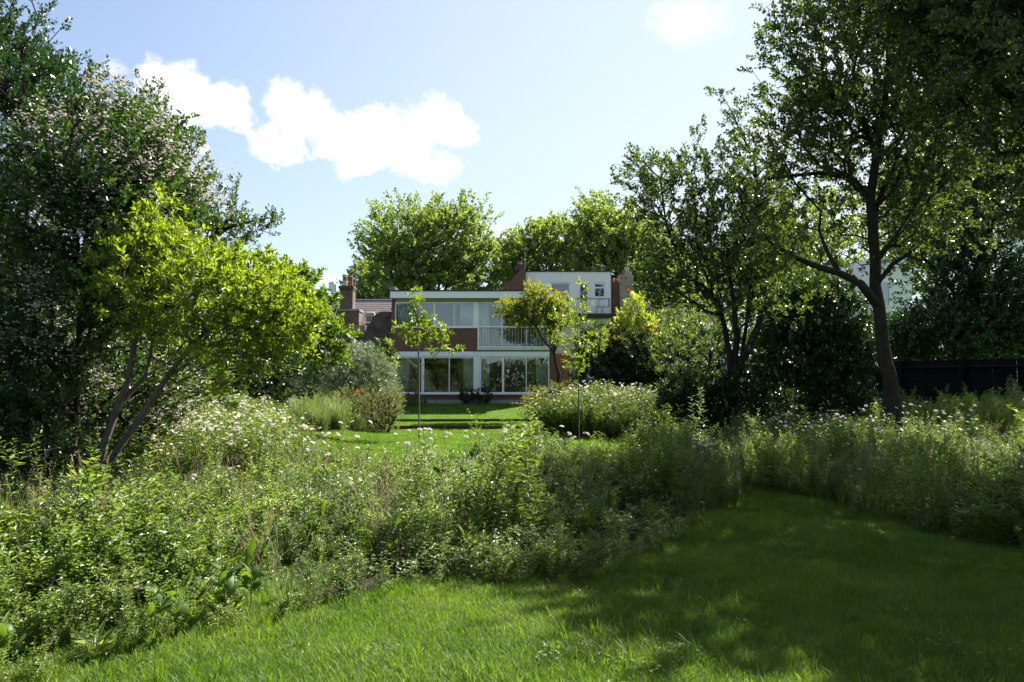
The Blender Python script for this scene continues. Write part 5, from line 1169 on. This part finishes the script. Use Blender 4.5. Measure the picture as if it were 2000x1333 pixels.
# ------------------------------------------------------------------ meadow and lawn stuff
def rots(n, r, t=.12): return np.stack([r.normal(size=n) * t, r.normal(size=n) * t, r.uniform(0, 6.283, n)], 1)
def pick(r, n, w):
    w = np.array(w, float); return r.choice(len(w), n, p=w / w.sum())
W_LOW = [5.5, 5.5, 5.5, 5.5, 7, 7, 6, 4, 4, 4, 2, 2, 2, 1.6, 1.6, 1.6, .25, .5, 1.4, .35, .5, .8, .8]
W_TALL = [2, 2, 2, 2, 6, 6, 6, 3, 3, 3, 3, 3, 3, 6, 7, 7, .4, .6, .6, .5, .7, .5, .5]
W_R = [3, 3, 3, 3, 6, 6, 5, 2, 2, 2, 4, 4, 4, 6, 8, 8, .3, .5, .8, .3, .4, .8, .8]
GROUPS_ = [(0, 4), (4, 7), (7, 10), (10, 13), (13, 16), (16, 17), (17, 18), (18, 19), (19, 20), (20, 21), (21, 23)]
def pick_patch(r, x, y, w, seed):
    W = np.repeat(np.array(w, float)[None], len(x), 0)
    for g, (a, b) in enumerate(GROUPS_):
        q = np.random.default_rng(seed * 17 + g); f = np.zeros(len(x))
        for k in range(4):
            v = q.normal(size=2) * (1.1 + .9 * k); f += np.sin(v[0] * x + v[1] * y + q.uniform(0, 6.28)) / (1 + .3 * k)
        W[:, a:b] *= np.exp(1.5 * f)[:, None]
    cw = np.cumsum(W, 1); u = r.uniform(size=len(x)) * cw[:, -1]; return (cw < u[:, None]).sum(1)
def meadow(name, poly, dens, w, label, seed, hfun):
    r = np.random.default_rng(seed); x, y = scatter_poly(poly, dens, r); k = visible(x, y, .1); x, y = x[k], y[k]; n = len(x)
    if name == 'wildflower_meadow': s0 = .5 + .5 * sst(.1, 2.0, y - np.interp(x, [-4, -2.9, -2.39, -1.98, -1.32, -.61, .55, 1.48, 2.35, 3.2], [2.6, 3.4, 4.19, 4.62, 5.15, 5.67, 5.97, 6.9, 8.8, 11.3]))
    else: s0 = 1
    dn = np.sin(x * 1.7 + seed) + np.sin(y * 1.3 + 2 * x) ; s = s0 * hfun(x, y) * r.uniform(.6, 1.25, n) * np.where(r.uniform(size=n) < .1, 1.35, 1) * (1 + .1 * dn)
    gn_scatter(name, name + '_kinds', MEADOW_PR, np.stack([x, y, gz(x, y)], 1), rots(n, r, .13), s, pick_patch(r, x, y, w, seed), label, 'meadow plants')
CEN = [p for p in MEADOW_C]
meadow('wildflower_meadow', CEN, 54, W_LOW, 'dense low wildflower meadow of clover and leafy herbs across the middle of the lawn', 21, lambda x, y: .98 - .1 * sst(6, 9, y) + .12 * sst(-1, 1, x) * sst(8, 10, y) - .1 * sst(2, 4, -x) * sst(6, 8, y) + .3 * sst(12, 14, y))
meadow('tall_meadow_weeds', [(-3.6, 7.6), (3.0, 9.2), (3.1, 11.6), (2.3, 12.3), (-1.5, 11.9), (-3.6, 12.4)], 34, W_TALL, 'taller wispy leafy stems along the back of the middle meadow', 22, lambda x, y: .64 + .3 * sst(-1, 1.8, x))
meadow('right_border_plants', MEADOW_R, 48, W_R, 'tall willow-leaved weeds and grasses filling the right border', 23, lambda x, y: .95 - .12 * sst(11, 15, y))
meadow('left_bed_herbs', BED_L, 9, W_TALL, 'low herbs between the ornamental grasses and the olive shrubs', 24, lambda x, y: .95 + 0 * x)
meadow('right_bed_herbs', BED_R, 34, W_TALL, 'leafy herbs under the daisies of the far right bed', 25, lambda x, y: .8 + 0 * x)

def lawn_grass():
    r = np.random.default_rng(31)
    n = 60000; y = r.uniform(2.6, 13, n); x = r.uniform(-1, 1, n) * (.78 * y + .5)
    keep = r.uniform(size=n) < np.clip(1.25 - (y - 3) * .09, .3, 1) * (y / 13) ** .0
    keep &= ~(in_poly(x, y + .0, [(a, b + (.25 if b < 12 else 0)) for a, b in MEADOW_C]) & (y > 5) & (x > -1.5) & (y < 11.5))
    keep &= ~in_poly(x, y, [(8, 6.2), (5.2, 7.2), (4.7, 9.8), (4.6, 13.5), (9, 14)])
    keep &= ~((x < -3.2) & (y > 3.8))
    x, y = x[keep], y[keep]; m = len(x)
    s = r.uniform(.7, 1.25, m) * (1 + .22 * np.sin(x * 2.1) * np.sin(y * 2.7 + 1)) * (1 + .35 * (r.uniform(size=m) < .07))
    gn_scatter('lawn_grass', 'lawn_tufts', GRASS_PR, np.stack([x, y, gz(x, y)], 1), rots(m, r, .1), s, r.integers(0, 4, m), 'lush green lawn grass in the foreground', 'grass')
    n = 26000; y = 12.5 + 25 * r.uniform(size=n) ** 1.1; x = r.uniform(-1, 1, n) * (.5 * y)
    keep = (np.abs(x) < 10) & (y < 36.4) & ~in_poly(x, y, BED_L) & ~in_poly(x, y, BED_R) & ~in_poly(x, y, BED_SHADE) & (np.abs(y - 27) > .12) & (np.abs(y - 30) > .12); x, y = x[keep], y[keep]; m = len(x)
    gn_scatter('far_lawn_grass', 'lawn_patches', GRASS_FAR, np.stack([x, y, gz(x, y)], 1), rots(m, r, .03), r.uniform(.6, 1., m), r.integers(0, 2, m), 'short mown grass of the lawn in front of the house', 'grass')
lawn_grass()
def lawn_weeds():
    r = np.random.default_rng(33); pr = []
    for i in range(3):
        ps, _ = clover_parts(r, R=.1, h=.05, n=26, size=.013, stems=False); pr.append(proto(f'lawn_clover_{"abc"[i]}', ps, [LM['meadow'], LM['stem']]))
    V, Fc = blade_set(9, .12, .05, .004, r, 2.2, 3); pr.append(proto('lawn_dry_blades', [(V, Fc, 0)], [M['seed']]))
    V, Fc = blade_set(26, .04, .13, .0045, r, .9, 4); pr.append(proto('lawn_long_tuft', [(V, Fc, 0)], [LM['grass']]))
    n = 1500; y = r.uniform(2.8, 11, n); x = r.uniform(-1, 1, n) * (.75 * y + .4); f = np.sin(1.9 * x + .7) + np.sin(2.3 * y + x) + np.sin(3.1 * x - 1.7 * y)
    k = (f > -.2) & ~in_poly(x, y, MEADOW_C) & ~in_poly(x, y, MEADOW_R); x, y = x[k], y[k]; m = len(x)
    gn_scatter('lawn_clover_patches', 'lawn_weed_kinds', pr, np.stack([x, y, gz(x, y) + .012], 1), rots(m, r, .1), r.uniform(.6, 1.4, m), pick(r, m, [.7, .7, .7, 1.0, 3.]), 'patches of low clover, dry blades and longer tufts in the near lawn', 'clover')
lawn_weeds()

# ---- daisies: the nearest as single plants, the rest massed
def daisies():
    r = np.random.default_rng(41); kinds = []
    for i in range(4):
        st, lf, fl, ce = daisy_parts(r, .62, 0); V, Fc, mi = cat([(st[0][0], st[0][1], 0), (lf[0], lf[1], 1)])
        kinds.append((raw_mesh('stem', V, Fc, [LM['stem'], LM['meadow']], mi), raw_mesh('petals', fl[0], fl[1], [M['petal']]), raw_mesh('flower_centre', ce[0], ce[1], [M['yellow']])))
    regions = [('oxeye daisies of the left meadow', 'white oxeye daisy in the crowded daisies right of the leaning stems', [(-6.4, 9.6), (-3.5, 10.0), (-3.8, 12.6), (-4.6, 14.2), (-8, 14.5)], 95, (1.15, 1.6)),
               ('oxeye daisies at the back of the middle meadow', 'white oxeye daisy standing above the back of the middle meadow', [(-3.6, 9), (.5, 9.4), (1.6, 11.8), (-3.4, 12.2)], 64, (1.15, 1.65)),
               ('oxeye daisies of the right border', 'white oxeye daisy in the shady right border', [(4.2, 10.6), (4.6, 16), (9, 16.5), (10, 12.5), (6.5, 11)], 94, (1.15, 1.6)),
               ('oxeye daisies scattered in the front meadow', 'white oxeye daisy growing singly among the clover of the front meadow', [(-3.4, 6.5), (.2, 7.2), (1.2, 9.2), (-3.6, 9)], 26, (.85, 1.15)),
               ('oxeye daisies by the grass path', 'white oxeye daisy leaning over the grass path beside the middle meadow', [(2.6, 9.0), (3.5, 10.8), (3.1, 12), (2.5, 11)], 20, (1.0, 1.4))]
    for grp, lab, poly, n, (s0, s1) in regions:
        x, y = scatter_poly(poly, 60, r); k = r.permutation(len(x))[:n]
        for a, b in zip(x[k], y[k]):
            ms = kinds[r.integers(4)]; o = bpy.data.objects.new('oxeye_daisy', ms[0]); C.objects.link(o); s = r.uniform(s0, s1)
            o.location = (a, b, float(gz(a, b))); o.scale = (s, s, s); o.rotation_euler = (r.normal() * .1, r.normal() * .1, r.normal() * .5)
            tag(o, lab, 'daisy', grp)
            for nm, me in (('petals', ms[1]), ('flower_centre', ms[2])): c = bpy.data.objects.new(nm, me); C.objects.link(c); c.parent = o
    def mass(name, poly, dens, lab, s0, s1, zf=None):
        x, y = scatter_poly(poly, dens, r); m = len(x); gn_scatter(name, name + '_kinds', DAISY_PR, np.stack([x, y, gz(x, y)], 1), rots(m, r, .12), r.uniform(s0, s1, m), r.integers(0, 3, m), lab, 'daisies')
    mass('left_daisies', [(-8.0, 9.6), (-3.4, 10.6), (-3.7, 12.8), (-4.9, 14.5), (-6.2, 18), (-10, 18.5)], 20, 'mass of white daisies filling the left side of the meadow', 1.2, 1.7)
    mass('far_right_daisies', [(1.5, 22.4), (3.6, 20.8), (5.2, 21.6), (5.6, 24.4), (1.0, 24.6)], 21, 'bank of white daisies in the far bed right of the lawn', 1.1, 2.2)
    mass('right_border_daisies', [(5.0, 12.5), (5.2, 17.6), (8.4, 18), (8.2, 13)], 6, 'more white daisies at the back of the right border', 1.1, 1.45)
    mass('left_bed_daisies', [(-9, 23), (-5.6, 23.4), (-5, 26.6), (-10, 26.6)], 3, 'scattered white daisies behind the ornamental grasses', 1.2, 1.7)
daisies()

# ---- docks and tall weeds as single plants
def docks():
    r = np.random.default_rng(51)
    def dleaf(L, W, bend):
        n = 6; V, Fs = [], []
        for i in range(n + 1):
            t = i / n; w = W * .5 * math.sin(math.pi * min(1, (t * .93 + .07)) ** .8) * (1 if t < 1 else 0); z = math.sin(t * bend) / bend * L; y = (1 - math.cos(t * bend)) / bend * L; wv = .012 * math.sin(i * 2.4)
            V += [(-w, y + wv, z - .0), (0, y - w * .35, z), (w, y - wv, z)]
        for i in range(n):
            b = 3 * i; Fs += [(b, b + 1, b + 4, b + 3), (b + 1, b + 2, b + 5, b + 4)]
        return raw_mesh('leaf', np.array(V), Fs, [LM['dock']], None, True)
    ms = [dleaf(.24, .085, .9), dleaf(.28, .08, .6), dleaf(.2, .09, 1.3)]
    spots = [(450, 1215, 1.), (360, 1245, .85), (320, 1262, .8), (930, 1090, .95), (995, 1105, .85), (915, 1120, .75), (775, 1110, 1.), (1170, 1040, .85), (1150, 1060, .7), (500, 1190, 1.), (530, 1130, .8), (700, 1010, .9),
             (1790, 1040, .9), (1890, 1045, .9), (1965, 1060, .7), (20, 1230, .6), (40, 1300, .6), (395, 1030, .8), (600, 1000, .9), (1010, 1020, .7), (1210, 1010, .8), (255, 1180, .9), (640, 1070, .8), (1120, 1130, .5)]
    where = ['lawn edge below the left meadow, larger of the pair', 'lawn edge left of the largest dock', 'lowest spot where meadow meets lawn on the left', 'middle of the meadow, the brightest clump', 'meadow centre just right of the brightest clump', 'meadow centre just below the brightest clump', 'meadow centre left, with drooping leaves',
             'shadow edge at the right of the meadow', 'shadow edge, lower and smaller', 'meadow left of centre, a step from the lawn', 'meadow left of centre, further in', 'upper middle of the meadow among daisies', 'sunlit spot at the front of the right border', 'front of the right border, right of the sunlit one', 'right end of the right border', 'left picture edge above the lawn corner', 'left bottom corner of the meadow', 'shade under the leaning stems', 'upper left of the meadow beside pink grasses', 'meadow centre among the white clover', 'right part of the meadow in half shade', 'left meadow among yellow buttercups', 'meadow centre left, upright leaves', 'lawn edge in shade below the meadow']
    for i, (px, py, s) in enumerate(spots):
        dd = EYE * F / (py - HORIZ) * 1.0; x = (px - 1000) / F * dd; g = float(gz(x, dd))
        e = empty('dock_plant', (x, dd, g), 'broad-leaved dock at the ' + where[i] if 'spot' not in where[i] and 'upper' not in where[i] else 'broad-leaved dock, ' + where[i], 'dock plant', 'docks scattered through the meadow', r.uniform(0, 6.28))
        for k in range(r.integers(5, 9)):
            o = bpy.data.objects.new('leaf', ms[r.integers(3)]); C.objects.link(o); o.parent = e; a = k * 2.4; q = s * r.uniform(.8, 1.25)
            o.location = (math.cos(a) * .03, math.sin(a) * .03, r.uniform(.15, .42) * s); o.scale = (q * .75, q * .75, q * .75); o.rotation_euler = (-r.uniform(.0, .6), 0, a)
        V, Fc = stalk((0, 0, 0), (0, 0, .3 * s), .007); o = bpy.data.objects.new('stem', raw_mesh('stem', V, Fc, [LM['stem']])); C.objects.link(o); o.parent = e
    # tall single stems
    spots = [(925, 12.2, 1.15, 'tall branching weed in front of the upper lawn step'), (1030, 11.8, 1.0, 'leafy tall weed left of the cherry sapling stem'), (1290, 10.2, 1.0, 'tall leafy weed at the right end of the middle meadow'), (1335, 10.6, 1.1, 'tallest weed beside the grass path'), (1250, 11.0, .95, 'tall leafy weed among others right of the sapling'),
             (210, 6.0, 1.1, 'tall nettle-like stem in front of the leaning trunk base'), (330, 6.6, .9, 'upright weed in the left meadow below the daisies'), (30, 5.6, 1.2, 'tall bright green weed at the left picture edge'), (95, 6.4, 1.1, 'tall bright green weed second from the left edge'), (745, 8.2, .85, 'upright silvery weed in the meadow centre left'), (613, 7.2, .85, 'upright silvery weed left of the meadow centre'), (880, 9.6, .8, 'slender weed among the back daisies'),
             (1830, 8.6, 1.15, 'tall willow-leaved stem at the front of the right border'), (1900, 8.2, 1.2, 'tall willow-leaved stem, tallest near the right edge'), (1965, 8.8, 1.2, 'tall willow-leaved stem at the right picture edge'), (1730, 10.5, 1.05, 'tall leafy stem in the middle of the right border')]
    for i, (px, dd, h, lab) in enumerate(spots):
        ps, _ = leafy_stem(h, 60, .1, .017, r, lean=.06, branches=7 if i in (0, 3) else 3, taper=.6, start=.15)
        gm = LM['grey'] if i in (9, 10) else LM['meadow']
        V, Fc, mi = cat([p for p in ps if p[2] == 0]); V2, F2, _ = cat([p for p in ps if p[2] == 1]); x = (px - 1000) / F * dd
        e = empty('tall_weed', (x, dd, float(gz(x, dd))), lab, 'weed', 'tall single weeds')
        o = bpy.data.objects.new('leaves', raw_mesh('leaves', V, Fc, [gm])); C.objects.link(o); o.parent = e
        o = bpy.data.objects.new('stem', raw_mesh('stem', V2, F2, [LM['stem']])); C.objects.link(o); o.parent = e
docks()
